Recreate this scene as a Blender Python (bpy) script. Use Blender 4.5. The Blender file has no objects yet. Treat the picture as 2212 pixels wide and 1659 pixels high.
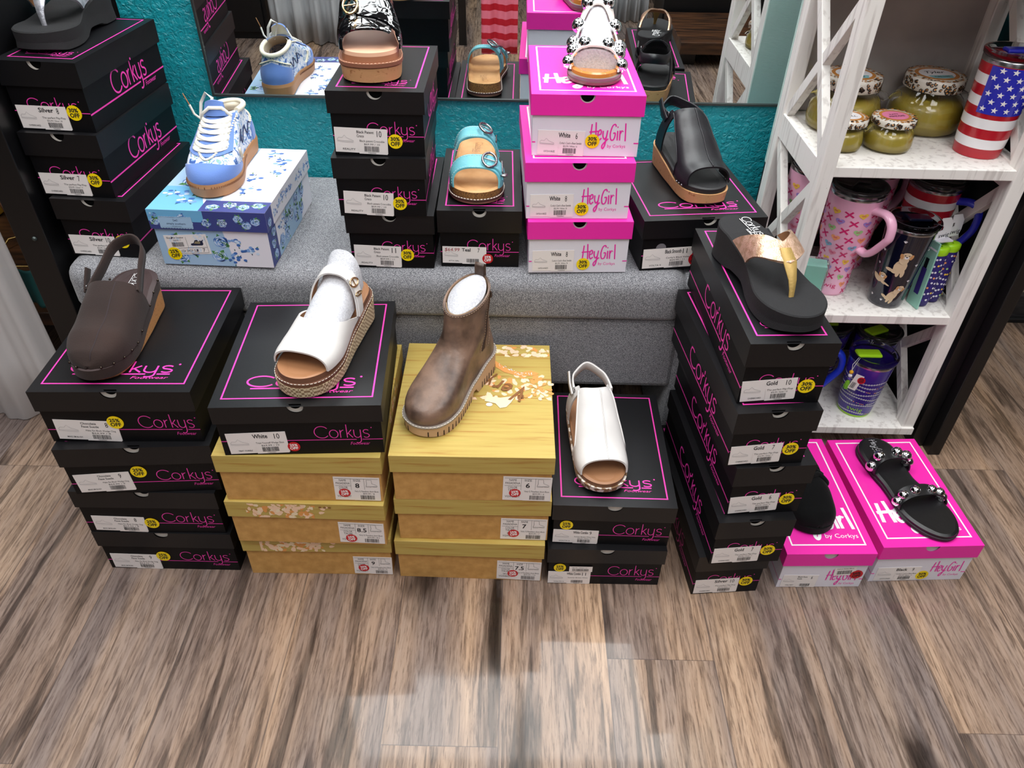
import bpy, bmesh, math, random
from mathutils import Vector, Matrix
R = math.radians
C = bpy.context.scene.collection
SC = bpy.context.scene
# ------------------------------------------------------------------ camera
cd = bpy.data.cameras.new('camera'); cam = bpy.data.objects.new('camera', cd); C.objects.link(cam)
cd.sensor_width = 36; cd.lens = 1638.96 / 2212 * 36; cd.clip_start = .02; cd.clip_end = 40
cam.matrix_world = Matrix.Translation((0, 0, 1.2505)) @ Matrix.Rotation(R(90 - 38.902), 4, 'X') @ Matrix.Rotation(R(1.251), 4, 'Z')
SC.camera = cam
# ------------------------------------------------------------------ world, exposure
w = bpy.data.worlds.new('world'); SC.world = w; w.use_nodes = True
w.node_tree.nodes['Background'].inputs[0].default_value = (.86, .9, 1, 1)
w.node_tree.nodes['Background'].inputs[1].default_value = .25
SC.view_settings.view_transform = 'Standard'; SC.view_settings.look = 'None'
SC.view_settings.exposure = 0.0; SC.view_settings.gamma = 1.0; SC.view_settings.use_curve_mapping = False
LAMP = 9.0
SC.cycles.blur_glossy = 0.0
# ------------------------------------------------------------------ materials
def srgb(h):
    h = h.lstrip('#'); v = [int(h[i:i+2], 16) / 255 for i in (0, 2, 4)]
    return tuple(x / 12.92 if x <= .04045 else ((x + .055) / 1.055) ** 2.4 for x in v) + (1,)
_m = {}
def mat(name, col, rough=.5, metal=0, bump=None, noise=None, coat=0, emit=0, trans=0, sheen=0, spec=None, aniso=None):
    """bump=(scale,strength[,stretch]); noise=(scale,col2,lo,hi[,stretch])"""
    if name in _m: return _m[name]
    m = bpy.data.materials.new(name); m.use_nodes = True; nt = m.node_tree; b = nt.nodes['Principled BSDF']
    col = srgb(col) if isinstance(col, str) else col
    b.inputs['Base Color'].default_value = col; b.inputs['Roughness'].default_value = rough; b.inputs['Metallic'].default_value = metal
    b.inputs['Coat Weight'].default_value = coat; b.inputs['Coat Roughness'].default_value = .08
    if trans: b.inputs['Transmission Weight'].default_value = trans
    if sheen: b.inputs['Sheen Weight'].default_value = sheen; b.inputs['Sheen Roughness'].default_value = .5
    if spec is not None: b.inputs['Specular IOR Level'].default_value = spec
    if emit: b.inputs['Emission Color'].default_value = col; b.inputs['Emission Strength'].default_value = emit
    tc = None
    def coord(st):
        nonlocal tc
        if tc is None: tc = nt.nodes.new('ShaderNodeTexCoord')
        mp = nt.nodes.new('ShaderNodeMapping'); mp.inputs['Scale'].default_value = st
        nt.links.new(tc.outputs['Object'], mp.inputs[0]); return mp.outputs[0]
    if noise:
        n = nt.nodes.new('ShaderNodeTexNoise'); n.inputs['Scale'].default_value = noise[0]; n.inputs['Detail'].default_value = 5
        nt.links.new(coord(noise[4] if len(noise) > 4 else (1, 1, 1)), n.inputs['Vector'])
        r = nt.nodes.new('ShaderNodeValToRGB'); r.color_ramp.elements[0].position = noise[2]; r.color_ramp.elements[1].position = noise[3]
        r.color_ramp.elements[0].color = srgb(noise[1]); r.color_ramp.elements[1].color = col
        nt.links.new(n.outputs[0], r.inputs[0]); nt.links.new(r.outputs[0], b.inputs['Base Color'])
    if bump:
        n = nt.nodes.new('ShaderNodeTexNoise'); n.inputs['Scale'].default_value = bump[0]; n.inputs['Detail'].default_value = 4
        nt.links.new(coord(bump[2] if len(bump) > 2 else (1, 1, 1)), n.inputs['Vector'])
        bp = nt.nodes.new('ShaderNodeBump'); bp.inputs['Strength'].default_value = bump[1]; bp.inputs['Distance'].default_value = .002
        nt.links.new(n.outputs[0], bp.inputs['Height']); nt.links.new(bp.outputs[0], b.inputs['Normal'])
    _m[name] = m; return m
M_BLK = mat('black_card', '#0d0d10', .40, bump=(900, .1), spec=.42)
M_BLKS = mat('black_card_base', '#08080b', .48, bump=(900, .1), spec=.22)
M_PINK = mat('pink_print', '#ee3fae', .45)
M_MAG = mat('magenta_card', '#ef27a8', .4, spec=.5)
M_WHC = mat('white_card', '#e4e2ec', .5)
M_WHP = mat('white_print', '#f6f3f6', .5)
M_CARD = mat('raw_card', '#d3cdc4', .8)
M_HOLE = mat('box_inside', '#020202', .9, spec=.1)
M_LAB = mat('label_paper', '#efe9e6', .45)
M_INK = mat('label_ink', '#16161c', .6)
M_GREY = mat('label_grey', '#a9a6a8', .6)
M_YEL = mat('yellow_sticker', '#ffe000', .35)
M_RED = mat('red_sticker', '#c80f1e', .35)
M_WINK = mat('white_ink', '#ffffff', .5)
M_KRAFT = mat('kraft_card', '#d0a05c', .75, noise=(60, '#b98a48', .3, .7), bump=(400, .2))
M_CREAM = mat('cream_print', '#f0dcb8', .6); M_ORNG = mat('orange_print', '#e09a52', .6); M_BRN = mat('brown_print', '#8a5a2e', .6)
M_PEACH = mat('peach_print', '#f3cfae', .6)
# ------------------------------------------------------------------ mesh builder
class MB:
    def __init__(s): s.v = []; s.f = []; s.m = []; s.sm = []; s.mats = []
    def mi(s, m):
        if m not in s.mats: s.mats.append(m)
        return s.mats.index(m)
    def face(s, pts, m, smooth=False):
        i = len(s.v); s.v += [tuple(p) for p in pts]; s.f.append(tuple(range(i, i + len(pts)))); s.m.append(s.mi(m)); s.sm.append(smooth)
    def grid(s, G, m, smooth=True, cu=False, cv=False, flip=False):
        n = len(G); k = len(G[0]); i0 = len(s.v)
        for row in G: s.v += [tuple(p) for p in row]
        mi = s.mi(m)
        for a in range(n if cu else n - 1):
            for b in range(k if cv else k - 1):
                a2 = (a + 1) % n; b2 = (b + 1) % k
                q = (i0 + a * k + b, i0 + a * k + b2, i0 + a2 * k + b2, i0 + a2 * k + b)
                s.f.append(q[::-1] if flip else q); s.m.append(mi); s.sm.append(smooth)
    def box(s, x0, x1, y0, y1, z0, z1, m, T=None):
        P = [Vector((x, y, z)) for z in (z0, z1) for y in (y0, y1) for x in (x0, x1)]
        if T: P = [T @ p for p in P]
        i = len(s.v); s.v += [tuple(p) for p in P]; mi = s.mi(m)
        for q in ((0, 2, 3, 1), (4, 5, 7, 6), (0, 1, 5, 4), (2, 6, 7, 3), (0, 4, 6, 2), (1, 3, 7, 5)):
            s.f.append(tuple(i + a for a in q)); s.m.append(mi); s.sm.append(False)
    def tube(s, pts, r, m, n=8, ry=None, up=None, closed=False, caps=True):
        """sweep an ellipse r x ry along pts; up(i) gives the direction of the r axis"""
        pts = [Vector(p) for p in pts]; G = []; N = len(pts); prev = None
        for i, p in enumerate(pts):
            a = pts[(i - 1) % N] if (closed or i) else p; b = pts[(i + 1) % N] if (closed or i < N - 1) else p
            t = (b - a).normalized()
            u = Vector(up[i] if isinstance(up, list) else up) if up is not None else (prev if prev is not None else (Vector((0, 0, 1)) if abs(t.z) < .9 else Vector((1, 0, 0))))
            u = (u - t * u.dot(t));
            u = u.normalized() if u.length > 1e-6 else t.orthogonal().normalized()
            prev = u; w_ = t.cross(u); rr = r[i] if isinstance(r, (list, tuple)) else r; r2 = (ry[i] if isinstance(ry, (list, tuple)) else ry) if ry else rr
            G.append([p + u * (rr * math.cos(2 * math.pi * k / n)) + w_ * (r2 * math.sin(2 * math.pi * k / n)) for k in range(n)])
        s.grid(G, m, True, closed, True)
        if caps and not closed: s.face(G[0][::-1], m); s.face(G[-1], m)
    def strap(s, pts, wdir, width, th, m):
        """flat band: rectangular section; wdir list or vector along the width"""
        pts = [Vector(p) for p in pts]; N = len(pts); G = []
        for i, p in enumerate(pts):
            t = (pts[min(i + 1, N - 1)] - pts[max(i - 1, 0)]).normalized()
            u = Vector(wdir[i] if isinstance(wdir, list) else wdir); u = (u - t * u.dot(t)).normalized(); n_ = t.cross(u)
            W = width[i] if isinstance(width, (list, tuple)) else width
            G.append([p + u * W / 2 + n_ * th * .3, p + u * W * .46 + n_ * th / 2, p - u * W * .46 + n_ * th / 2, p - u * W / 2 + n_ * th * .3, p - u * W / 2 - n_ * th / 2, p + u * W / 2 - n_ * th / 2])
        s.grid(G, m, True, False, True); s.face(G[0][::-1], m); s.face(G[-1], m)
    def lathe(s, prof, m, n=32, c=(0, 0), a0=0):
        G = [[(c[0] + r * math.cos(a0 + 2 * math.pi * k / n), c[1] + r * math.sin(a0 + 2 * math.pi * k / n), z) for k in range(n)] for r, z in prof]
        s.grid(G, m, True, False, True)
    def ball(s, c, r, m, n=12, k=8, sz=1, T=None):
        G = [[(math.sin(math.pi * a / k) * math.cos(2 * math.pi * b / n), math.sin(math.pi * a / k) * math.sin(2 * math.pi * b / n), math.cos(math.pi * a / k) * sz) for b in range(n)] for a in range(k + 1)]
        G = [[(T @ Vector(p) if T else Vector(p)) * r + Vector(c) for p in row] for row in G]
        s.grid(G, m, True, False, True, flip=True)
    def build(s, name, parent=None, bevel=0, subsurf=0, loc=None):
        me = bpy.data.meshes.new(name); me.from_pydata(s.v, [], s.f)
        for m in s.mats: me.materials.append(m)
        me.polygons.foreach_set('material_index', s.m); me.polygons.foreach_set('use_smooth', s.sm); me.update()
        o = bpy.data.objects.new(name, me); C.objects.link(o)
        if parent: o.parent = parent
        if loc: o.location = loc
        if bevel:
            b = o.modifiers.new('bevel', 'BEVEL'); b.width = bevel; b.segments = 2; b.limit_method = 'ANGLE'; b.angle_limit = R(50)
        if subsurf:
            q = o.modifiers.new('sub', 'SUBSURF'); q.levels = q.render_levels = subsurf
        return o
def weld(o, d=1e-5):
    bm = bmesh.new(); bm.from_mesh(o.data); bmesh.ops.remove_doubles(bm, verts=bm.verts, dist=d)
    bmesh.ops.recalc_face_normals(bm, faces=bm.faces); bm.to_mesh(o.data); bm.free(); return o
def thing(name, label, cat, loc=(0, 0, 0), yaw=0, group=None):
    o = bpy.data.objects.new(name, None); C.objects.link(o); o.empty_display_size = .05
    o.location = loc; o.rotation_euler = (0, 0, yaw); o['label'] = label; o['category'] = cat
    if group: o['group'] = group
    return o
def tag(o, label, cat, group=None):
    o['label'] = label; o['category'] = cat
    if group: o['group'] = group
    return o
def struct(o): o['kind'] = 'structure'; return o
# ------------------------------------------------------------------ flat frames, print and lettering
class Fr:
    """a plane: origin, u (right), v (up), normal; pt(a,b,off)"""
    def __init__(s, o, u, v): s.o = Vector(o); s.u = Vector(u).normalized(); s.v = Vector(v).normalized(); s.n = s.u.cross(s.v)
    def pt(s, a, b, off=0): return s.o + s.u * a + s.v * b + s.n * off
    def sub(s, a, b, ang=0, off=0):
        c, d = math.cos(ang), math.sin(ang); return Fr(s.pt(a, b, off), s.u * c + s.v * d, s.v * c - s.u * d)
def poly(mb, fr, P, m, off=.0003): mb.face([fr.pt(a, b, off) for a, b in P], m)
def rect(mb, fr, a0, a1, b0, b1, m, off=.0003): poly(mb, fr, [(a0, b0), (a1, b0), (a1, b1), (a0, b1)], m, off)
def ell(mb, fr, a, b, ra, rb, m, off=.0003, n=16, ang=0):
    c, d = math.cos(ang), math.sin(ang)
    poly(mb, fr, [(a + ra * math.cos(t) * c - rb * math.sin(t) * d, b + ra * math.cos(t) * d + rb * math.sin(t) * c) for t in [2 * math.pi * k / n for k in range(n)]], m, off)
_sk = [0]
def stroke(mb, fr, P, w_, m, off=.0003, closed=False):
    _sk[0] += 1; off += (_sk[0] % 24) * 1.2e-5
    """P: list of (a,b) in metres, ribbon of width w_"""
    n = len(P); L = []
    for i, p in enumerate(P):
        q0 = P[i - 1] if (i or closed) else p; q1 = P[(i + 1) % n] if (i < n - 1 or closed) else p
        dx, dy = q1[0] - q0[0], q1[1] - q0[1]; l = math.hypot(dx, dy) or 1
        ww = w_[i] if isinstance(w_, list) else w_
        L.append(((p[0] - dy / l * ww / 2, p[1] + dx / l * ww / 2), (p[0] + dy / l * ww / 2, p[1] - dx / l * ww / 2)))
    for i in range(n if closed else n - 1):
        a, b = L[i], L[(i + 1) % n]; poly(mb, fr, [a[1], b[1], b[0], a[0]], m, off + i * 5e-6)
def stroke2(mbs, frs, split, P, w_, m, off=.0003):
    # a stroke laid over two planes: above and below the split height
    Q = []
    for a, b in zip(P, P[1:]):
        Q.append(a); lo, hi = sorted((a[1], b[1]))
        if lo < split < hi: k = (split - a[1]) / (b[1] - a[1]); Q.append((a[0] + (b[0] - a[0]) * k, split))
    Q.append(P[-1]); L = []; n = len(Q)
    for i, p in enumerate(Q):
        q0, q1 = Q[max(i - 1, 0)], Q[min(i + 1, n - 1)]; dx, dy = q1[0] - q0[0], q1[1] - q0[1]; l = math.hypot(dx, dy) or 1; L.append(((p[0] - dy / l * w_ / 2, p[1] + dx / l * w_ / 2), (p[0] + dy / l * w_ / 2, p[1] - dx / l * w_ / 2)))
    for i in range(n - 1):
        k = 1 if (Q[i][1] + Q[i + 1][1]) / 2 > split else 0; poly(mbs[k], frs[k], [L[i + 1][1], L[i][1], L[i][0], L[i + 1][0]][::-1], m, off)
def arc(cx, cy, rx, ry, a0, a1, n=14): return [(cx + rx * math.cos(R(a0 + (a1 - a0) * k / n)), cy + ry * math.sin(R(a0 + (a1 - a0) * k / n))) for k in range(n + 1)]
_txt = {}
def glyphs(t, bold=0, shear=0):
    k = (t, bold, shear)
    if k not in _txt:
        cu = bpy.data.curves.new('txt', 'FONT'); cu.body = t; cu.size = 1; cu.offset = bold; cu.shear = shear; cu.resolution_u = 2; cu.fill_mode = 'FRONT'
        o = bpy.data.objects.new('txt', cu); C.objects.link(o); dg = bpy.context.evaluated_depsgraph_get(); me = o.evaluated_get(dg).to_mesh()
        V = [(v.co.x, v.co.y) for v in me.vertices]; F = [tuple(p.vertices) for p in me.polygons]
        xs = [v[0] for v in V] or [0]; _txt[k] = (V, F, min(xs), max(xs)); o.evaluated_get(dg).to_mesh_clear()
        bpy.data.objects.remove(o); bpy.data.curves.remove(cu)
    return _txt[k]
def text(mb, fr, t, a, b, h, m, off=.0004, width=None, bold=0, shear=0, align='l', ang=0):
    """h = cap height; width squeezes the line"""
    if not t.strip(): return
    V, F, x0, x1 = glyphs(t, bold, shear); sy = h / .70; sx = width / (x1 - x0) if width else sy
    W = (x1 - x0) * sx; dx = {'l': 0, 'c': -W / 2, 'r': -W}[align]; f = fr.sub(a, b, ang); i = len(mb.v)
    mb.v += [tuple(f.pt((x - x0) * sx + dx, y * sy, off)) for x, y in V]; mi = mb.mi(m)
    for p in F: mb.f.append(tuple(i + q for q in p)); mb.m.append(mi); mb.sm.append(False)
CORK = [arc(.92, .66, .88, .66, 38, 322, 20), arc(2.35, .45, .52, .45, 0, 360, 20), [(3.15, 0), (3.15, .88)], arc(3.62, .42, .47, .46, 175, 95, 6),
        [(3.95, 0), (3.95, 1.5)], [(4.52, .9), (3.98, .4)], [(4.14, .5), (4.62, 0)],
        [(4.8, .9), (4.8, .4)] + arc(5.2, .36, .4, .36, 180, 360, 8), [(5.6, .9), (5.6, -.25)] + arc(5.22, -.25, .38, .36, 0, -125, 8),
        arc(6.28, .68, .34, .22, 30, 180, 7) + [(6.05, .52), (6.45, .42), (6.62, .3)] + arc(6.27, .22, .35, .22, 0, -150, 7)]
def corkys(mb, fr, a, b, wd, h, m, wt=.012, line=None, foot=True, off=.0003):
    """a,b = left end of the baseline, wd = full width, h = height of the C; line=(a0,a1) underline span"""
    sx, sy = wd / 6.65, h / 1.32
    for s_ in CORK: stroke(mb, fr, [(a + x * sx, b + y * sy) for x, y in s_], wt * wd, m, off)
    ell(mb, fr, a + 6.95 * sx, b + 1.1 * sy, .012 * wd, .012 * wd, m, off, 8)
    yl = b - .22 * sy; l0, l1 = line or (a + .35 * sx, a + 6.6 * sx); t = wt * wd * .5
    rect(mb, fr, l0, a + 5.02 * sx, yl - t, yl + t, m, off); rect(mb, fr, a + 5.75 * sx, l1, yl - t, yl + t, m, off)
    if foot: text(mb, fr, 'Footwear', a + 6.6 * sx, b - .85 * sy, .26 * h, m, off, width=.36 * wd, shear=.25, align='r')
HEY = [[(0.05, 0), (.18, 1.35)], [(.85, -.02), (.72, 1.5)], [(-.12, .68), (1.15, .76)],
       [(1.05, .42), (1.5, .55), (1.5, .82), (1.3, .86), (1.1, .6), (1.12, .2), (1.32, .02), (1.62, .2)],
       [(1.8, .8), (1.82, .35), (2.05, .1), (2.3, .3)], [(2.42, .85), (2.3, .2), (2.15, -.45), (1.9, -.7), (1.78, -.45), (2.2, -.1), (2.6, .15)],
       [(3.55, 1.15), (3.4, 1.35), (3.05, 1.2), (2.82, .6), (2.95, .08), (3.3, .05), (3.48, .3), (3.5, .62), (3.2, .6)],
       [(3.82, .82), (3.86, .0)], [(4.15, .85), (4.2, .0)], [(4.2, .55), (4.42, .84), (4.62, .74)], [(4.85, 1.45), (5.0, -.05)]]
def smooth(P, k=5):
    if len(P) < 4: return P
    Q = []
    for i in range(len(P) - 1):
        p0, p1, p2, p3 = P[max(i - 1, 0)], P[i], P[i + 1], P[min(i + 2, len(P) - 1)]
        for j in range(k): u = j / k; Q.append(tuple(.5 * (2 * p1[c] + (p2[c] - p0[c]) * u + (2 * p0[c] - 5 * p1[c] + 4 * p2[c] - p3[c]) * u * u + (3 * p1[c] - p0[c] - 3 * p2[c] + p3[c]) * u ** 3) for c in (0, 1)))
    return Q + [P[-1]]
HEYS = [smooth(s_) for s_ in HEY]
def heygirl(mb, fr, a, b, wd, h, m, m2=None, wt=.03, off=.0003):
    sx, sy = wd / 5.1, h / 1.4
    for s_ in HEYS: stroke(mb, fr, [(a + x * sx, b + y * sy) for x, y in s_], wt * wd, m, off)
    ell(mb, fr, a + 3.8 * sx, b + 1.12 * sy, .018 * wd, .022 * wd, m, off, 10)
    text(mb, fr, 'by Corkys', a + wd, b - .62 * sy, .2 * h, m2 or m, off, width=.5 * wd, align='r')
rnd = random.Random(5)
def barcode(mb, fr, a0, a1, b0, b1, m=None, off=.0005):
    x = a0
    while x < a1:
        w_ = rnd.choice((.0004, .0007, .001)); rect(mb, fr, x, min(x + w_, a1), b0, b1, m or M_INK, off); x += w_ + rnd.choice((.0005, .0008))
def sticker(fr, a, b, r, t1, col, parent, ang=0):
    mb = MB(); f = fr.sub(a, b, ang); ink = M_INK
    ell(mb, f, 0, 0, r, r, col, .0012, 28); mb.face([f.pt(r * math.cos(t), r * math.sin(t), .0006) for t in [2 * math.pi * k / 28 for k in range(28)]][::-1], col)
    ink = M_WINK if (col is M_RED and t1 == '25%') else M_INK
    text(mb, f, t1, 0, r * .12, r * .5, ink, .0015, width=r * 1.25, bold=.03, align='c'); text(mb, f, 'OFF', 0, -r * .58, r * .55, ink, .0015, width=r * 1.3, bold=.03, align='c')
    return mb.build('discount_sticker', parent)
def sketch_shoe(mb, fr, a, b, w_, kind='flat', m=None):
    m = m or M_GREY; t = .0005
    if kind == 'boot':
        P = [(0, 0), (.45, 0), (.5, .08), (.65, .05), (1, .05), (1, .2), (.8, .33), (.55, .45), (.5, .9), (.05, .9), (.08, .4), (0, .15)]
    else: P = [(0, .05), (.3, .02), (1, 0), (1, .12), (.8, .2), (.6, .28), (.45, .45), (.3, .28), (.1, .3), (0, .2)]
    stroke(mb, fr, [(a + x * w_, b + y * w_) for x, y in P], t, m, .0006, True)
    stroke(mb, fr, [(a, b + .1 * w_), (a + w_, b + .07 * w_)], t, m, .0006)
def price_label(fr, a, b, wd, h, L, parent, ang=0, style='corkys'):
    """L = (title, size, line2, style name)"""
    if ang < 0: b = max(b, .0015 - math.sin(ang) * wd)
    mb = MB(); f = fr.sub(a, b, ang)
    mb.box(0, wd, 0, h, 0, .0004, M_LAB, Matrix.Translation(f.pt(0, 0, .0003)) @ Matrix((f.u, f.v, f.n)).transposed().to_4x4())
    f = Fr(f.pt(0, 0, .0005), f.u, f.v); t = L[0].split('|')
    if style == 'corkys':
        sketch_shoe(mb, f, .05 * wd, .42 * h, .3 * wd)
        if len(t) == 1: text(mb, f, t[0], .44 * wd, .73 * h, .19 * h, M_INK, bold=.02, width=min(.05 * len(t[0]), .33) * wd)
        else:
            for k, q in enumerate(t): text(mb, f, q, .42 * wd, (.80 - .16 * k) * h, .11 * h, M_INK, bold=.01, width=.027 * len(q) * wd)
        text(mb, f, L[1], .8 * wd, .68 * h, .25 * h, M_INK, width=.045 * len(L[1]) * wd)
        f2 = f.sub(.45 * wd, -.03 * h, 0, .0004); rect(mb, f2, 0, .54 * wd, 0, .62 * h, M_LAB, .0002)
        text(mb, f2, L[2], .02 * wd, .49 * h, .085 * h, M_INK, width=.47 * wd); text(mb, f2, L[4] if len(L) > 4 else '$32.99 / ' + t[0] + ' / ' + L[1], .1 * wd, .365 * h, .07 * h, M_INK, width=.3 * wd)
        barcode(mb, f2, .1 * wd, .38 * wd, .1 * h, .32 * h); text(mb, f2, '72060063', .17 * wd, .02 * h, .055 * h, M_INK)
        if t[0] == 'Teal': text(mb, f, '$64.99', .05 * wd, .72 * h, .2 * h, mat('marker_red', '#a01830', .5), width=.34 * wd, shear=.15)
        text(mb, f, L[3], .14 * wd, .1 * h, .075 * h, M_INK, bold=.005, width=.24 * wd)
    elif style == 'v':
        for q in (.37, .66): rect(mb, f, q * wd, q * wd + .0004, .45 * h, .95 * h, M_INK, .0004)
        rect(mb, f, .03 * wd, .97 * wd, .93 * h, .94 * h, M_INK, .0004); rect(mb, f, .03 * wd, .37 * wd, .62 * h, .63 * h, M_INK, .0004)
        for k, q in enumerate(('NAME', 'PASADENA', 'COLOR', 'TAUPE', 'SKU', 'VGWB0277')): text(mb, f, q, .2 * wd, (.82, .69, .51, .40, .25, .12)[k] * h, .085 * h, M_INK, width=.038 * len(q) * wd, align='c')
        text(mb, f, 'SIZE', .51 * wd, .82 * h, .085 * h, M_INK, align='c'); text(mb, f, L[1], .51 * wd, .55 * h, .19 * h, M_INK, bold=.02, align='c')
        sketch_shoe(mb, f, .7 * wd, .6 * h, .24 * wd, 'boot', M_INK); f2 = f.sub(.42 * wd, 0, 0, .0003); rect(mb, f2, 0, .57 * wd, 0, .48 * h, M_LAB, .0002)
        text(mb, f2, 'Very G Pasadena short Boot', .02 * wd, .37 * h, .07 * h, M_INK, width=.52 * wd); text(mb, f2, '$59.99 / ' + L[1], .2 * wd, .27 * h, .06 * h, M_INK)
        barcode(mb, f2, .14 * wd, .45 * wd, .05 * h, .23 * h)
    elif style == 'ss':
        rect(mb, f, .5 * wd, .505 * wd, .35 * h, .9 * h, M_INK, .0004); rect(mb, f, .25 * wd, .95 * wd, .33 * h, .345 * h, M_INK, .0004); rect(mb, f, .25 * wd, .95 * wd, .06 * h, .075 * h, M_INK, .0004)
        rect(mb, f, .945 * wd, .95 * wd, .07 * h, .9 * h, M_INK, .0004)
        text(mb, f, 'Blue Bow Sneaker', .06 * wd, .83 * h, .09 * h, M_INK, width=.4 * wd); text(mb, f, '$58.95 / 7', .2 * wd, .7 * h, .07 * h, M_INK, width=.18 * wd); barcode(mb, f, .14 * wd, .42 * wd, .42 * h, .64 * h)
        text(mb, f, 'USA SHOE SIZE', .3 * wd, .13 * h, .13 * h, M_INK, width=.42 * wd); text(mb, f, '7', .82 * wd, .12 * h, .18 * h, M_INK)
        P = [(0, .05), (.1, 0), (.9, 0), (1, .12), (.98, .4), (.8, .48), (.66, .38), (.6, .55), (.4, .52), (.25, .25), (.03, .2)]
        nv = mat('navy_print', '#1d2440', .5); f3 = f.sub(.58 * wd, .45 * h); poly(mb, f3, [(x * .3 * wd, y * .26 * wd) for x, y in P], nv, .0004); poly(mb, f3, [(x * .3 * wd, y * .26 * wd) for x, y in [(.28, .2), (.75, .15), (.8, .38), (.42, .42)]], mat('khaki_print', '#8d8264', .5), .0006)
    return mb.build('price_label', parent)
# ------------------------------------------------------------------ room, bench, mirror, shelf
def nodes(m): return m.node_tree, m.node_tree.nodes, m.node_tree.links
def floor_mat():
    m = mat('wood_plank_floor', '#9a8878', .3); nt, N, Lk = nodes(m); b = N['Principled BSDF']; tc = N.new('ShaderNodeTexCoord'); sp = N.new('ShaderNodeSeparateXYZ'); Lk.new(tc.outputs['Object'], sp.inputs[0])
    def mth(op, a, b_=None, c=None):
        n = N.new('ShaderNodeMath'); n.operation = op
        for i, q in enumerate((a, b_, c)):
            if q is None: continue
            if isinstance(q, (int, float)): n.inputs[i].default_value = q
            else: Lk.new(q, n.inputs[i])
        return n.outputs[0]
    xs = mth('DIVIDE', mth('ADD', sp.outputs[0], 10.0 * .194 + .01), .194); ix = mth('FLOOR', xs); fx = mth('FRACT', xs)
    wn = N.new('ShaderNodeTexWhiteNoise'); wn.noise_dimensions = '1D'; Lk.new(ix, wn.inputs['W'])
    yo = mth('ADD', mth('DIVIDE', sp.outputs[1], 1.22), mth('MULTIPLY', wn.outputs['Value'], 1.0)); iy = mth('FLOOR', yo); fy = mth('FRACT', yo)
    w2 = N.new('ShaderNodeTexWhiteNoise'); w2.noise_dimensions = '2D'; cb = N.new('ShaderNodeCombineXYZ'); Lk.new(ix, cb.inputs[0]); Lk.new(iy, cb.inputs[1]); Lk.new(cb.outputs[0], w2.inputs['Vector'])
    rn = w2.outputs['Value']
    # grain coordinates: stretched along the plank, offset per plank, bent by a slow noise
    c3 = N.new('ShaderNodeCombineXYZ'); Lk.new(mth('ADD', mth('MULTIPLY', sp.outputs[0], 1.0), mth('MULTIPLY', rn, 17)), c3.inputs[0]); Lk.new(mth('MULTIPLY', sp.outputs[1], .075), c3.inputs[1]); Lk.new(mth('MULTIPLY', rn, 9), c3.inputs[2])
    def noise(vec, sc, det=4, dist=0, rough=.5):
        n = N.new('ShaderNodeTexNoise'); n.inputs['Scale'].default_value = sc; n.inputs['Detail'].default_value = det; n.inputs['Distortion'].default_value = dist; n.inputs['Roughness'].default_value = rough; Lk.new(vec, n.inputs['Vector']); return n.outputs[0]
    big = noise(c3.outputs[0], 10, 3, .35, .5); fine = noise(c3.outputs[0], 260, 4, .4, .7); mid = noise(c3.outputs[0], 95, 5, .9, .6)
    def ramp(v, st):
        r = N.new('ShaderNodeValToRGB'); e = r.color_ramp.elements; e[0].position, e[0].color = st[0][0], srgb(st[0][1]); e[1].position, e[1].color = st[-1][0], srgb(st[-1][1])
        for p, c in st[1:-1]: q = e.new(p); q.color = srgb(c)
        Lk.new(v, r.inputs[0]); return r.outputs[0]
    base = ramp(big, [(.26, '#7d7270'), (.40, '#9a8e89'), (.52, '#b19f91'), (.64, '#c8b19b'), (.75, '#cfb9a2')])
    def mix(f, a, c, bt='MIX'):
        n = N.new('ShaderNodeMix'); n.data_type = 'RGBA'; n.blend_type = bt
        if isinstance(f, (int, float)): n.inputs[0].default_value = f
        else: Lk.new(f, n.inputs[0])
        for s_, q in ((6, a), (7, c)):
            if isinstance(q, tuple): n.inputs[s_].default_value = q
            else: Lk.new(q, n.inputs[s_])
        return n.outputs[2]
    tint = ramp(rn, [(0, '#cbc0ba'), (.35, '#f0e0d0'), (.6, '#d2cecf'), (1, '#f6e4d0')])
    col = mix(.75, base, tint, 'MULTIPLY'); 
    grain = ramp(mid, [(.34, '#8c8280'), (.48, '#e4deda'), (.6, '#ffffff')]); col = mix(.62, col, grain, 'MULTIPLY')
    gf = ramp(fine, [(.36, '#8f8682'), (.5, '#f4f0ec'), (.7, '#ffffff')]); col = mix(.7, col, gf, 'MULTIPLY')
    # dark knots and cracks
    c4 = N.new('ShaderNodeCombineXYZ'); Lk.new(mth('MULTIPLY', sp.outputs[0], 5.2), c4.inputs[0]); Lk.new(mth('MULTIPLY', sp.outputs[1], 1.25), c4.inputs[1]); Lk.new(mth('MULTIPLY', rn, 31), c4.inputs[2])
    wob = N.new('ShaderNodeVectorMath'); wob.operation = 'ADD'; Lk.new(c4.outputs[0], wob.inputs[0]); nn = N.new('ShaderNodeTexNoise'); nn.inputs['Scale'].default_value = 6; Lk.new(c4.outputs[0], nn.inputs['Vector']); vs = N.new('ShaderNodeVectorMath'); vs.operation = 'SCALE'; vs.inputs[3].default_value = .35; Lk.new(nn.outputs['Color'], vs.inputs[0]); Lk.new(vs.outputs[0], wob.inputs[1])
    vo = N.new('ShaderNodeTexVoronoi'); vo.inputs['Scale'].default_value = 1.0; Lk.new(wob.outputs[0], vo.inputs['Vector'])
    kn = ramp(vo.outputs['Distance'], [(.03, '#0d0d0f'), (.09, '#5d5654'), (.2, '#ffffff')]); col = mix(.85, col, kn, 'MULTIPLY')
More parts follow.
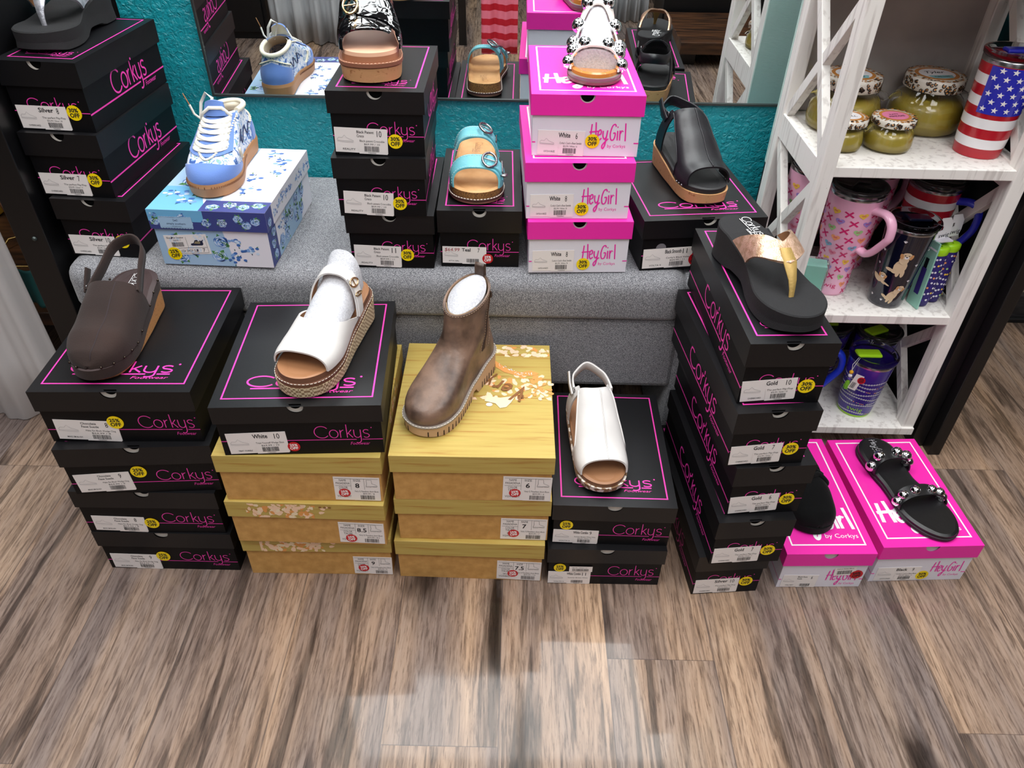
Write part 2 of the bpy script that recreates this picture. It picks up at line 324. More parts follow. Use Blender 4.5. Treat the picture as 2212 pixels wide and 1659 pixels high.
    c5 = N.new('ShaderNodeCombineXYZ'); Lk.new(mth('ADD', sp.outputs[0], mth('MULTIPLY', rn, 5)), c5.inputs[0]); Lk.new(mth('MULTIPLY', sp.outputs[1], .07), c5.inputs[1]); st = noise(c5.outputs[0], 26, 5, 1.4); col = mix(.6, col, ramp(st, [(.35, '#353132'), (.40, '#8f8784'), (.44, '#ffffff')]), 'MULTIPLY')
    # joints
    e1 = mth('LESS_THAN', mth('MINIMUM', fx, mth('SUBTRACT', 1.0, fx)), .006); e2 = mth('LESS_THAN', fy, .0012); jt = mth('MAXIMUM', e1, e2); col = mix(mth('MULTIPLY', jt, .55), col, (.05, .04, .04, 1))
    Lk.new(col, b.inputs['Base Color']); bp = N.new('ShaderNodeBump'); bp.inputs['Strength'].default_value = .12; bp.inputs['Distance'].default_value = .0006; Lk.new(mth('SUBTRACT', fine, mth('MULTIPLY', jt, .6)), bp.inputs['Height']); Lk.new(bp.outputs[0], b.inputs['Normal'])
    b.inputs['Roughness'].default_value = .22; b.inputs['Coat Weight'].default_value = .5; b.inputs['Coat Roughness'].default_value = .06; b.inputs['Specular IOR Level'].default_value = .18; return m
mb = MB(); mb.face([(-3.2, -3.2, 0), (3.4, -3.2, 0), (3.4, 3.2, 0), (-3.2, 3.2, 0)], floor_mat()); struct(mb.build('floor'))
def stucco():
    m = mat('teal_stucco', '#1f9fac', .26, spec=.7); nt, N, Lk = nodes(m); b = N['Principled BSDF']; tc = N.new('ShaderNodeTexCoord')
    n1 = N.new('ShaderNodeTexNoise'); n1.inputs['Scale'].default_value = 85; n1.inputs['Detail'].default_value = 3; n1.inputs['Distortion'].default_value = 1.5; Lk.new(tc.outputs['Object'], n1.inputs['Vector'])
    n2 = N.new('ShaderNodeTexVoronoi'); n2.inputs['Scale'].default_value = 60; Lk.new(tc.outputs['Object'], n2.inputs['Vector'])
    ad = N.new('ShaderNodeMath'); ad.operation = 'MULTIPLY_ADD'; ad.inputs[1].default_value = .35; Lk.new(n2.outputs['Distance'], ad.inputs[0]); Lk.new(n1.outputs[0], ad.inputs[2])
    bp = N.new('ShaderNodeBump'); bp.inputs['Strength'].default_value = .8; bp.inputs['Distance'].default_value = .006; Lk.new(ad.outputs[0], bp.inputs['Height']); Lk.new(bp.outputs[0], b.inputs['Normal'])
    return m
WY = 1.755
M_TEAL = stucco(); mb = MB(); mb.box(-.86, 1.0, WY, WY + .12, 0, 2.7, M_TEAL); struct(mb.build('wall_back'))
M_BLACKWALL = mat('black_paint', '#0b0b0d', .5)
mb = MB(); mb.box(-3.2, -.86, 2.6, 2.7, 0, 2.7, M_BLACKWALL); struct(mb.build('wall_back_left'))
def plankwall():
    m = mat('striped_wood_wall', '#b9a88e', .6); nt, N, Lk = nodes(m); b = N['Principled BSDF']; tc = N.new('ShaderNodeTexCoord'); mp = N.new('ShaderNodeMapping'); mp.inputs['Scale'].default_value = (1.5, 1, 26); n = N.new('ShaderNodeTexNoise'); n.inputs['Scale'].default_value = 2; n.inputs['Detail'].default_value = 3
    r = N.new('ShaderNodeValToRGB'); r.color_ramp.elements[0].position = .38; r.color_ramp.elements[0].color = srgb('#7c6c5a'); r.color_ramp.elements[1].position = .62; r.color_ramp.elements[1].color = srgb('#cfc0a4')
    Lk.new(tc.outputs['Object'], mp.inputs[0]); Lk.new(mp.outputs[0], n.inputs['Vector']); Lk.new(n.outputs[0], r.inputs[0]); Lk.new(r.outputs[0], b.inputs['Base Color']); return m
mb = MB(); mb.box(1.0, 3.4, 1.93, 2.03, 0, 2.7, plankwall()); struct(mb.build('wall_back_right'))
mb = MB(); mb.box(1.0, 3.4, 1.905, 1.93, 0, .085, mat('black_trim', '#1a191b', .45, noise=(20, '#2c2b2d', .4, .6, (1, 1, 10)))); mb.box(1.0, 3.4, 1.89, 1.905, 0, .014, M_BLACKWALL); struct(mb.build('baseboard_back_right', bevel=.003))
M_DARKW = mat('dark_wall', '#2a292b', .7)
mb = MB(); mb.box(-3.3, -3.2, -3.2, 2.7, 0, 2.7, M_DARKW); struct(mb.build('wall_left'))
mb = MB(); mb.box(3.4, 3.5, -3.2, 2.0, 0, 2.7, M_DARKW); struct(mb.build('wall_right'))
mb = MB(); mb.box(-3.3, 3.5, -3.3, -3.2, 0, 2.7, M_BLACKWALL); struct(mb.build('wall_front'))
mb = MB(); mb.box(-3.3, 3.5, -3.3, 2.7, 2.72, 2.8, mat('ceiling_paint', '#8a8a8a', .8)); struct(mb.build('ceiling'))
# ceiling light panels
M_LAMP = mat('lamp_diffuser', '#ffffff', .5, emit=LAMP); M_LAMPF = mat('lamp_frame', '#dcdcdc', .4)
for i, (x0, x1, y0, y1, lb) in enumerate([(.11, .97, .85, 1.70, 'nearest the mirror wall, the right one'), (-.97, .07, 1.13, 1.70, 'near the mirror wall, left one'), (-1.4, -.6, -.4, .8, 'over the left part of the shoe display'), (.4, 1.3, -.8, .4, 'over the floor in front of the shelf'), (-.4, .4, -2.2, -1.1, 'in the room behind, middle'), (1.9, 2.5, -.2, 1.0, 'at the far right of the room'), (-2.5, -1.9, .4, 1.6, 'at the far left of the room')]):
    t = thing('ceiling_light', 'square white ceiling light panel ' + lb, 'light', ((x0 + x1) / 2, (y0 + y1) / 2, 2.70), 0, None); hx, hy = (x1 - x0) / 2, (y1 - y0) / 2
    mb = MB(); mb.face([(-hx, -hy, -.004), (-hx, hy, -.004), (hx, hy, -.004), (hx, -hy, -.004)], M_LAMP); mb.build('diffuser', t)
    mb = MB(); mb.box(-hx - .02, hx + .02, -hy - .02, -hy, -.01, .02, M_LAMPF); mb.box(-hx - .02, hx + .02, hy, hy + .02, -.01, .02, M_LAMPF); mb.box(-hx - .02, -hx, -hy, hy, -.01, .02, M_LAMPF); mb.box(hx, hx + .02, -hy, hy, -.01, .02, M_LAMPF); mb.build('frame', t)
# mirror hung on the wall
yw, tl = R(.54), R(1.06); MF = Matrix.Translation((0, 1.7465, .75)) @ Matrix.Rotation(yw, 4, 'Z') @ Matrix.Rotation(tl, 4, 'X')
t = thing('wall_mirror', 'large frameless wall mirror with thin dark edge on the teal wall above the bench', 'mirror', (0, 0, 0)); t.matrix_world = MF
mb = MB(); mb.face([(-.688, 0, -.079), (.78, 0, -.079), (.78, 0, 1.72), (-.688, 0, 1.72)], mat('mirror_glass', '#e4e8e8', .0, 1)); mb.build('glass', t)
M_MEDGE = mat('mirror_edge', '#4b5352', .3, .6); mb = MB(); e = .0045
mb.box(-.688 - e, .78 + e, -.004, .006, -.079 - e, -.079, M_MEDGE); mb.box(-.688 - e, .78 + e, -.004, .006, 1.72, 1.72 + e, M_MEDGE); mb.box(-.688 - e, -.688, -.004, .006, -.079, 1.72, M_MEDGE); mb.box(.78, .78 + e, -.004, .006, -.079, 1.72, M_MEDGE); mb.box(-.688, .78, .002, .006, -.079, 1.72, M_MEDGE); mb.build('frame', t)
mb = MB(); mb.box(-.35, -.31, -.003, .0, -.083, -.076, M_LAMPF); mb.build('clip', t)
# upholstered bench
def tweed():
    m = mat('grey_tweed', '#85868a', .9, sheen=.25); nt, N, Lk = nodes(m); b = N['Principled BSDF']; tc = N.new('ShaderNodeTexCoord')
    outs = []
    for sc, st in ((1, (560, 560, 1300)), (1, (1300, 800, 560))):
        mp = N.new('ShaderNodeMapping'); mp.inputs['Scale'].default_value = st; n = N.new('ShaderNodeTexNoise'); n.inputs['Scale'].default_value = 1; n.inputs['Detail'].default_value = 1.5; Lk.new(tc.outputs['Object'], mp.inputs[0]); Lk.new(mp.outputs[0], n.inputs['Vector']); outs.append(n.outputs[0])
    ad = N.new('ShaderNodeMath'); ad.operation = 'MULTIPLY'; Lk.new(outs[0], ad.inputs[0]); Lk.new(outs[1], ad.inputs[1])
    r = N.new('ShaderNodeValToRGB'); e = r.color_ramp.elements; e[0].position = .17; e[0].color = srgb('#505156'); e[1].position = .36; e[1].color = srgb('#b4b5b8'); q = e.new(.25); q.color = srgb('#818287')
    Lk.new(ad.outputs[0], r.inputs[0]); Lk.new(r.outputs[0], b.inputs['Base Color']); bp = N.new('ShaderNodeBump'); bp.inputs['Strength'].default_value = .5; bp.inputs['Distance'].default_value = .0012; Lk.new(ad.outputs[0], bp.inputs['Height']); Lk.new(bp.outputs[0], b.inputs['Normal']); return m
M_TW = tweed()
def cushion(mb, x0, x1, y0, y1, z0, z1, r, m, n=5):
    """rounded slab as stacked rounded-rectangle rings"""
    def ring(ins, z):
        P = []; rr = max(r - ins, .004)
        for cx, cy, a0 in ((x1 - ins - rr, y1 - ins - rr, 0), (x0 + ins + rr, y1 - ins - rr, 90), (x0 + ins + rr, y0 + ins + rr, 180), (x1 - ins - rr, y0 + ins + rr, 270)):
            P += [(cx + rr * math.cos(R(a0 + 90 * k / n)), cy + rr * math.sin(R(a0 + 90 * k / n)), z) for k in range(n + 1)]
        return P
    G = [ring(r * (1 - math.sin(R(90 * k / n))), z0 + r * .55 * (1 - math.cos(R(90 * k / n)))) for k in range(n + 1)]
    G += [ring(r * (1 - math.cos(R(90 * k / n))), z1 - r * (1 - math.sin(R(90 * k / n)))) for k in range(n + 1)]
    mb.grid(G, m, True, False, True); mb.face(G[0][::-1], m); mb.face(G[-1], m)
t = thing('storage_bench', 'long grey tweed upholstered bench under the mirror holding boxes', 'bench', (0, 1.5, 0))
mb = MB(); cushion(mb, -.885, .345, -.228, .24, .385, .4895, .035, M_TW); c_ = mb.build('seat_cushion', t)
mb = MB(); mb.tube([(-.86, -.221, .4), (.32, -.221, .4)], .0022, M_TW, 6); mb.tube([(.3455, -.20, .40), (.3455, -.20, .46)], .0022, M_TW, 6); mb.tube([(-.85, -.205, .4845), (.31, -.205, .4845)], .002, M_TW, 6); mb.build('piping', c_)
mb = MB(); mb.box(-.875, .345, -.215, .235, .212, .388, M_TW); mb.build('front_panel', t, bevel=.012)
for x0, x1 in ((-.885, -.845), (.335, .432)):
    mb = MB(); mb.box(x0, x1, -.218, .237, .0, .485 if x0 > 0 else .39, M_TW); mb.build('side_panel', t, bevel=.02)
mb = MB(); mb.box(-.845, .335, .10, .12, 0, .212, M_BLACKWALL); mb.build('back_panel', t)
# white distressed shelf with crossed sides
def distress():
    m = mat('distressed_white_wood', '#e6e2dc', .55); nt, N, Lk = nodes(m); b = N['Principled BSDF']; tc = N.new('ShaderNodeTexCoord')
    n = N.new('ShaderNodeTexNoise'); n.inputs['Scale'].default_value = 160; n.inputs['Detail'].default_value = 3; Lk.new(tc.outputs['Object'], n.inputs['Vector'])
    r = N.new('ShaderNodeValToRGB'); e = r.color_ramp.elements; e[0].position = .21; e[0].color = srgb('#6a5e54'); e[1].position = .25; e[1].color = (1, 1, 1, 1); Lk.new(n.outputs[0], r.inputs[0])
    mp = N.new('ShaderNodeMapping'); mp.inputs['Scale'].default_value = (60, 60, 5); n2 = N.new('ShaderNodeTexNoise'); n2.inputs['Scale'].default_value = 1.5; n2.inputs['Detail'].default_value = 5; Lk.new(tc.outputs['Object'], mp.inputs[0]); Lk.new(mp.outputs[0], n2.inputs['Vector'])
    r2 = N.new('ShaderNodeValToRGB'); e = r2.color_ramp.elements; e[0].position = .36; e[0].color = srgb('#d4cfca'); e[1].position = .47; e[1].color = srgb('#eeebe6'); Lk.new(n2.outputs[0], r2.inputs[0])
    mx = N.new('ShaderNodeMix'); mx.data_type = 'RGBA'; mx.blend_type = 'MULTIPLY'; mx.inputs[0].default_value = .7; Lk.new(r2.outputs[0], mx.inputs[6]); Lk.new(r.outputs[0], mx.inputs[7]); Lk.new(mx.outputs[2], b.inputs['Base Color'])
    bp = N.new('ShaderNodeBump'); bp.inputs['Strength'].default_value = .4; bp.inputs['Distance'].default_value = .001; Lk.new(n2.outputs[0], bp.inputs['Height']); Lk.new(bp.outputs[0], b.inputs['Normal']); return m
M_DW = distress(); M_MINT = mat('pale_mint_board', '#bcd6cf', .6, bump=(60, .3, (1, 1, 8))); M_GREIGE = mat('grey_back_board', '#b5afaa', .6, noise=(6, '#958e8a', .3, .7))
M_BL0 = mat('black_board', '#0a0a0b', .6); SX0, SX1, SY0, SY1 = .556, .944, 1.335, 1.64
t = thing('display_shelf', 'distressed white wooden display shelf with X-braced sides, holding candles and tumblers', 'shelf', (0, 0, 0))
pw = .028
for x0, y0 in ((SX0, SY0), (SX0, SY1 - .035), (SX1 - pw, SY0), (SX1 - pw, SY1 - .035)):
    mb = MB(); mb.box(x0, x0 + pw, y0, y0 + .035, .068, 1.35, M_DW); mb.build('post', t, bevel=.002)
for z in (.07, .375, .697, 1.02):
    mb = MB(); mb.box(SX0 + (0 if z < .1 else pw * .5), SX1 - (0 if z < .1 else pw * .5), SY0 + (-.006 if z < .1 else .004), SY1, z - .020, z, M_DW); mb.build('shelf_board', t, bevel=.0015)
    if z > .1:
        for x in (SX0 + .002, SX1 - pw + .004):
            mb = MB(); mb.box(x, x + .022, SY0 + .03, SY1 - .03, z - .045, z + .004, M_DW); mb.build('side_rail', t, bevel=.001)
for x in (SX0 + .004, SX1 - pw + .006):
    for z0, z1 in ((.07, .33), (.38, .652), (.70, .975)):
        ya, yb = SY0 + .03, SY1 - .03
        for k, ((p, q)) in enumerate((((ya, z0), (yb, z1)), ((yb, z0), (ya, z1)))):
            dy, dz = q[0] - p[0], q[1] - p[1]; l = math.hypot(dy, dz); T_ = Matrix.Translation((x + .009, p[0], p[1])) @ Matrix.Rotation(math.atan2(dz, dy), 4, 'X'); mb = MB(); mb.box(-.008 + k * .001, .008 + k * .001, -.01, l + .01, -.011, .011, M_DW, T_); mb.build('cross_brace', t, bevel=.001)
mb = MB(); mb.box(SX0, SX1, SY1, SY1 + .006, .0, .58, M_BL0); mb.build('lower_back_board', t)
mb = MB(); mb.box(SX0 + pw, SX1 - pw, SY1 - .006, SY1, .70, 1.35, M_GREIGE); mb.box(SX0, SX1, SY1, SY1 + .008, .58, 1.35, M_MINT); mb.build('back_board', t)
# black fitting right of the shelf
M_BL = mat('black_lacquer', '#0e0e10', .35); t = thing('black_cabinet', 'tall black cabinet side standing right of the white shelf', 'cabinet', (0, 0, 0))
mb = MB(); mb.box(.962, .994, 1.345, 1.75, 0, 2.2, M_BL); mb.build('side_board', t, bevel=.002)
mb = MB(); mb.box(.994, 1.022, 1.315, 1.75, 0, 2.2, M_BL); mb.build('front_stile', t, bevel=.002)
# black cabinet left of the bench
t = thing('black_cabinet', 'tall black cabinet side with a screw hole, left of the bench', 'cabinet', (0, 0, 0))
mb = MB(); mb.box(-.962, -.903, 1.30, 1.75, 0, 2.2, M_BL); mb.build('side_board', t, bevel=.002)
mb = MB(); mb.ball((-.925, 1.30, .535), .005, M_MEDGE, 10, 6); mb.build('screw', t)
# left corner: table, ladder, wire rack, curtain, teal cloth
M_DKW = mat('dark_stained_wood', '#57361f', .4, noise=(5, '#1e120c', .35, .65, (1, 8, 8))); M_WARM = mat('warm_floor_wood', '#b98055', .5)
t = thing('low_table', 'dark stained wooden low table in the left corner', 'table', (-1.5, 1.73, 0))
mb = MB(); mb.box(-.6, .53, -.28, .6, .225, .26, M_DKW); mb.build('table_top', t, bevel=.003)
for x in (-.58, .46):
    for y in (-.26, .52): mb = MB(); mb.box(x, x + .05, y, y + .05, 0, .225, M_DKW); mb.build('leg', t)
M_LAD = mat('yellow_ladder', '#d69a1e', .5, noise=(30, '#a8741a', .3, .5)); t = thing('step_ladder', 'worn yellow step ladder behind the black cabinet at the left', 'ladder', (-1.27, 1.82, .2615), 0)
mb = MB(); mb.box(-.032, .020, -.02, .012, .012, 1.3, M_LAD); mb.build('rail', t, bevel=.003); mb = MB(); mb.box(-.034, .022, -.022, .014, 0, .03, mat('ladder_foot', '#8d8f90', .5)); mb.build('foot', t)
mb = MB(); mb.box(-.22, -.17, .10, .13, .0, 1.3, M_LAD); mb.build('rail', t, bevel=.003)
for z in (.16, .42, .70): mb = MB(); mb.box(-.19, -.02, .012, .11, z, z + .02, M_LAD); mb.build('step', t)
for z in (.11, .24): mb = MB(); mb.ball((-.004, -.022, z), .007, mat('rusty_bolt', '#8a5a3a', .5, .5), 10, 6); mb.build('bolt', t)
M_GOLD = mat('gold_wire', '#e2bf76', .3, 1); M_COP = mat('copper_rod', '#8a5a40', .4, .7)
t = thing('wire_rack', 'gold wire rack with bent copper uprights on the dark low table', 'rack', (-1.2, 1.6, .2615))
for P in ([(-.16, .10, .006), (-.126, .131, .006), (-.118, .155, .02), (-.10, .17, .02)], [(-.05, -.12, .006), (-.01, -.057, .006), (.048, .055, .006), (.08, .11, .006)], [(.0, -.17, .006), (.039, -.116, .006), (.086, -.01, .006), (.12, .05, .006)], [(-.10, .03, .012), (.05, .035, .012), (.12, .02, .012)]): mb = MB(); mb.tube(P, .0028, M_GOLD); mb.build('wire', t)
mb = MB(); mb.tube([(.10, .0, .45), (.07, .0, .29), (.02, .02, .12), (-.008, .05, .028)], .0055, M_COP); mb.build('upright', t)
mb = MB(); mb.tube([(-.008, .05, .028), (.01, .048, .018), (.04, .04, .012)], .007, M_COP); mb.build('upright', t)
mb = MB(); mb.tube([(-.14, .16, .30), (-.06, .11, .12), (-.008, .05, .028)], .004, M_COP); mb.build('upright', t)
def drape(name, P0, P1, ztop, zbot, folds, depth, m, label, cat, flare=0.0, n=70, rows=14, seed=1, th=.002):
    q = random.Random(seed); ph = [q.uniform(0, 6.28) for _ in range(4)]; G = []; P0, P1 = Vector((P0[0], P0[1], 0)), Vector((P1[0], P1[1], 0)); d = (P1 - P0); nn = Vector((-d.y, d.x, 0)).normalized()
    for j in range(rows + 1):
        f = j / rows; z = ztop + (zbot - ztop) * f; row = []
        for i in range(n + 1):
            u = i / n; a = depth * (.5 + .5 * f) * (math.sin(folds * 6.28 * u + ph[0]) + .4 * math.sin(folds * 2.3 * 6.28 * u + ph[1] + f)); p = P0 + d * (u + flare * f * (u - .5)) + nn * a; row.append((p.x, p.y, z))
        G.append(row)
    mb = MB(); mb.grid(G, m); o = mb.build(name); s_ = o.modifiers.new('solid', 'SOLIDIFY'); s_.thickness = th; return tag(o, label, cat)
M_SHEER = mat('sheer_white', '#e9e6e6', .9); M_SHEER.node_tree.nodes['Principled BSDF'].inputs['Alpha'].default_value = .62
drape('sheer_curtain', (-1.55, 1.36), (-1.085, 1.385), 2.3, .003, 5, .012, M_SHEER, 'sheer white curtain hanging to the floor at the left edge', 'curtain', .15)
drape('teal_curtain', (-1.4, 1.44), (-1.03, 1.445), .38, .29, 4, .012, mat('teal_cloth', '#12504f', .8), 'dark teal cloth hanging behind the sheer curtain at the left edge', 'curtain', .1, seed=3)
# what the mirror shows behind the camera
M_GSHEER = mat('grey_sheer', '#b9bcc0', .9); M_TCLOTH = mat('teal_velvet', '#5f8f94', .85)
drape('fitting_room_curtain', (-1.27, -.80), (-.60, -.80), 2.3, .005, 7, .03, M_GSHEER, 'grey white sheer curtain reflected in the mirror behind the blue sneaker', 'curtain', seed=5)
drape('backing_curtain', (-1.26, -.90), (-.5, -.92), 2.3, .03, 5, .02, M_TCLOTH, 'smooth teal curtain seen behind the grey sheer in the mirror', 'curtain', seed=6)
drape('fitting_room_curtain', (.42, -1.30), (.80, -1.30), 2.3, .005, 6, .025, M_GSHEER, 'grey sheer curtain reflected in the mirror right of the pink boxes', 'curtain', seed=8)
t = thing('clothes_rack', 'black clothes rack upright reflected in the middle of the mirror', 'rack', (-.257, -.84, 0)); mb = MB(); mb.box(-.02, .02, -.02, .02, 0, 1.8, M_BL); mb.build('post', t); mb = MB(); mb.box(-.02, .42, -.012, .012, 1.76, 1.79, M_BL); mb.build('rail', t)
mb = MB(); mb.box(.38, .42, -.02, .02, 0, 1.8, M_BL); mb.build('post', t)
t = thing('bench_seat', 'low dark brown wooden platform bench reflected at the right of the mirror', 'bench', (1.35, -.73, 0)); mb = MB(); mb.box(-.50, .55, -.3, .23, .07, .13, M_DKW); mb.build('seat', t, bevel=.004)
for x in (-.48, .45): mb = MB(); mb.box(x, x + .08, -.25, .16, 0, .07, M_BL); mb.build('leg', t)
t = thing('black_cabinet', 'plain black cabinet reflected at the left of the mirror', 'cabinet', (-1.82, -.88, 0)); mb = MB(); mb.box(-.5, .52, -.3, 0, 0, 2.2, M_BL); mb.build('carcass', t); mb = MB(); mb.box(-.48, .50, 0, .018, .04, 2.16, M_BL); mb.build('door', t, bevel=.003)
# striped garment: pink cloth with red bands
M_STP = mat('pink_knit', '#ee6f86', .85); nt, N, Lk = nodes(M_STP); b = N['Principled BSDF']; tc = N.new('ShaderNodeTexCoord'); sp = N.new('ShaderNodeSeparateXYZ'); Lk.new(tc.outputs['Object'], sp.inputs[0]); q1 = N.new('ShaderNodeMath'); q1.operation = 'MULTIPLY'; q1.inputs[1].default_value = 16; Lk.new(sp.outputs[2], q1.inputs[0]); q2 = N.new('ShaderNodeMath'); q2.operation = 'FRACT'; Lk.new(q1.outputs[0], q2.inputs[0]); q3 = N.new('ShaderNodeMath'); q3.operation = 'LESS_THAN'; q3.inputs[1].default_value = .45; Lk.new(q2.outputs[0], q3.inputs[0]); mx = N.new('ShaderNodeMix'); mx.data_type = 'RGBA'; mx.inputs[6].default_value = srgb('#ee7b92'); mx.inputs[7].default_value = srgb('#c01028'); Lk.new(q3.outputs[0], mx.inputs[0]); Lk.new(mx.outputs[2], b.inputs['Base Color'])
drape('striped_dress', (-.142, -.315), (.028, -.30), 1.10, .12, 2, .012, M_STP, 'pink dress with red stripes reflected in the mirror above the teal sandal', 'dress', seed=2)

t = thing('black_cabinet', 'black paneled cabinet reflected at the right of the mirror above the brown platform', 'cabinet', (1.40, -1.08, 0)); mb = MB(); mb.box(-.55, .55, -.3, 0, 0, 2.2, M_BL); mb.build('carcass', t); mb = MB(); mb.box(-.5, .5, 0, .015, .3, 2.1, M_BL); mb.build('door', t, bevel=.003)
# ------------------------------------------------------------------ shoe boxes: centre x, front y, z, yaw, width, length, height, lid height
BX = {
'S10':(-0.8054,1.3133,0.4907,-3.48,0.1468,0.2990,0.1207,0.0426),
'S7':(-0.8243,1.3243,0.6120,-3.63,0.1468,0.2990,0.1207,0.0426),
'S8':(-0.8251,1.3344,0.7333,-3.87,0.1468,0.2990,0.1207,0.0426),
'BS':(-0.5757,1.2856,0.4907,-1.89,0.2237,0.3028,0.1170,0.0397),
'P11':(-0.2363,1.2940,0.4907,0.63,0.1668,0.2795,0.1124,0.0379),
'P10b':(-0.2446,1.2859,0.6037,1.58,0.1668,0.2795,0.1124,0.0379),
'P10a':(-0.2422,1.2950,0.7167,0.39,0.1668,0.2795,0.1124,0.0379),
'T':(-0.0680,1.3044,0.4907,1.18,0.1598,0.3003,0.1203,0.0452),
'H8b':(0.1223,1.2895,0.4907,3.07,0.1982,0.3000,0.1099,0.0362),
'H8a':(0.1143,1.2978,0.6011,2.37,0.1982,0.3000,0.1099,0.0362),
'H6':(0.1214,1.3242,0.7116,0.81,0.1982,0.3000,0.1099,0.0362),
'B11':(0.3615,1.3163,0.4907,7.0000,0.2410,0.2850,0.1079,0.0378),
'C8c':(-0.6619,0.9348,0.0000,0.04,0.2638,0.3225,0.1129,0.0418),
'C8b':(-0.6660,0.9337,0.1135,0.70,0.2638,0.3225,0.1129,0.0418),
'C9':(-0.6495,0.9317,0.2270,4.12,0.2638,0.3225,0.1129,0.0418),
'C8a':(-0.6578,0.9438,0.3404,1.92,0.2638,0.3225,0.1129,0.0418),
'V9':(-0.3680,0.9306,0.0000,0.64,0.2866,0.3283,0.1126,0.0401),
'V85':(-0.3684,0.9161,0.1132,-0.49,0.2866,0.3283,0.1126,0.0401),
'V8':(-0.3652,0.9201,0.2264,0.73,0.2866,0.3283,0.1126,0.0401),
'W10':(-0.3494,0.9234,0.3396,3.35,0.2763,0.3107,0.1091,0.0356),
'V75':(-0.0741,0.9271,0.0000,-0.85,0.2866,0.3283,0.1126,0.0401),
'V7':(-0.0663,0.9330,0.1132,0.43,0.2866,0.3283,0.1126,0.0401),
'V6':(-0.0659,0.9286,0.2264,0.45,0.2866,0.3283,0.1126,0.0401),
'WC11':(0.1880,0.9208,0.0000,0.30,0.2262,0.3216,0.1088,0.0398),
'WC9':(0.1922,0.9315,0.1094,-0.46,0.2262,0.3216,0.1088,0.0398),
'Si':(0.4249,0.9069,0.0000,5.08,0.1387,0.3673,0.1184,0.0436),
'G7b':(0.4356,0.8874,0.1190,4.90,0.1387,0.3673,0.1184,0.0436),
'G6':(0.4457,0.9034,0.2380,5.59,0.1387,0.3673,0.1184,0.0436),
'G7':(0.4232,0.9045,0.3570,5.69,0.1387,0.3673,0.1184,0.0436),
'G10':(0.4228,0.9232,0.4760,2.95,0.1387,0.3673,0.1184,0.0436),
'HG9':(0.8158,0.9459,0.0000,3.10,0.1982,0.3000,0.1099,0.0362),
'HG6':(0.6152,0.9251,0.0000,1.93,0.1746,0.3190,0.1066,0.0359),

}
OV = .004
def box_frames(w_, l, H, lh):
    hw = w_ / 2
    return dict(top=Fr((-hw, 0, H), (1, 0, 0), (0, 1, 0)), lf=Fr((-hw, 0, H - lh), (1, 0, 0), (0, 0, 1)), lr=Fr((hw, 0, H - lh), (0, 1, 0), (0, 0, 1)), ll=Fr((-hw, l, H - lh), (0, -1, 0), (0, 0, 1)), lb=Fr((hw, l, H - lh), (-1, 0, 0), (0, 0, 1)),
                bf=Fr((-hw + OV, OV, 0), (1, 0, 0), (0, 0, 1)), br=Fr((hw - OV, OV, 0), (0, 1, 0), (0, 0, 1)), bl=Fr((-hw + OV, l - OV, 0), (0, -1, 0), (0, 0, 1)))
def shell(k, mlid, mbase, notch=.0, lid_edge=None):
    """lid and base meshes of a box (not built yet)"""
    x, y, z, yaw, w_, l, H, lh = BX[k]; hw = w_ / 2; L = MB(); B = MB(); F = box_frames(w_, l, H, lh)
    B.box(-hw + OV, hw - OV, OV, l - OV, 0, H - .003, mbase)
    for q in (((-hw, 0), (-hw, l)), ((-hw, l), (hw, l)), ((hw, l), (hw, 0))):
        (x0, y0), (x1, y1) = q; L.face([(x0, y0, H - lh), (x0, y0, H), (x1, y1, H), (x1, y1, H - lh)], mlid)
    L.face([(-hw, 0, H), (hw, 0, H), (hw, l, H), (-hw, l, H)], mlid)
    i = .0025
    for q in (((-hw, 0), (-hw + i, i)), ((-hw, l), (-hw + i, l - i)), ((hw, l), (hw - i, l - i)), ((hw, 0), (hw - i, i))): pass
    ring = [(-hw, 0), (-hw, l), (hw, l), (hw, 0)]; inn = [(-hw + i, i), (-hw + i, l - i), (hw - i, l - i), (hw - i, i)]
    for j in range(4):
        a, b = ring[j], ring[(j + 1) % 4]; c, d = inn[(j + 1) % 4], inn[j]; L.face([a + (H - lh,), b + (H - lh,), c + (H - lh,), d + (H - lh,)][::-1], mlid)
    if notch:
        c = notch * w_; r = .0135; A = [(c + r * math.cos(t), lh - r * math.sin(t)) for t in [math.pi * k_ / 14 for k_ in range(15)]][::-1]
        poly(L, F['lf'], [(0, 0), (w_, 0), (w_, lh)] + A[::-1] + [(0, lh)], mlid, 0)
        f = Fr(F['lf'].pt(0, 0, -OV + .0002), F['lf'].u, F['lf'].v)
        poly(B, f, [(c + r * 1.1 * math.cos(t), lh - .001 - r * 1.02 * math.sin(t)) for t in [math.pi * k_ / 14 for k_ in range(15)]][::-1], M_CARD, .0001)
    else: poly(L, F['lf'], [(0, 0), (w_, 0), (w_, lh), (0, lh)], mlid, 0)
    return L, B, F
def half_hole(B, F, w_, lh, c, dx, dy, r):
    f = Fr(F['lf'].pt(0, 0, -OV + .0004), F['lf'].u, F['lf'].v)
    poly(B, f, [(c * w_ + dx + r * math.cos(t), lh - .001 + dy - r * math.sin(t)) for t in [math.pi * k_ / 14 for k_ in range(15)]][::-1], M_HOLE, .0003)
def root(k, label, group): x, y, z, yaw, *_ = BX[k]; return thing('shoe_box', label, 'shoe box', (x, y, z), R(yaw), group)
def border(mb, f, a0, a1, b0, b1, t, m): stroke(mb, f, [(a0, b0), (a1, b0)], t, m); stroke(mb, f, [(a0, b1), (a1, b1)], t, m); rect(mb, f, a0 - t / 2, a0 + t / 2, b0 - t / 2, b1 + t / 2, m); rect(mb, f, a1 - t / 2, a1 + t / 2, b0 - t / 2, b1 + t / 2, m)
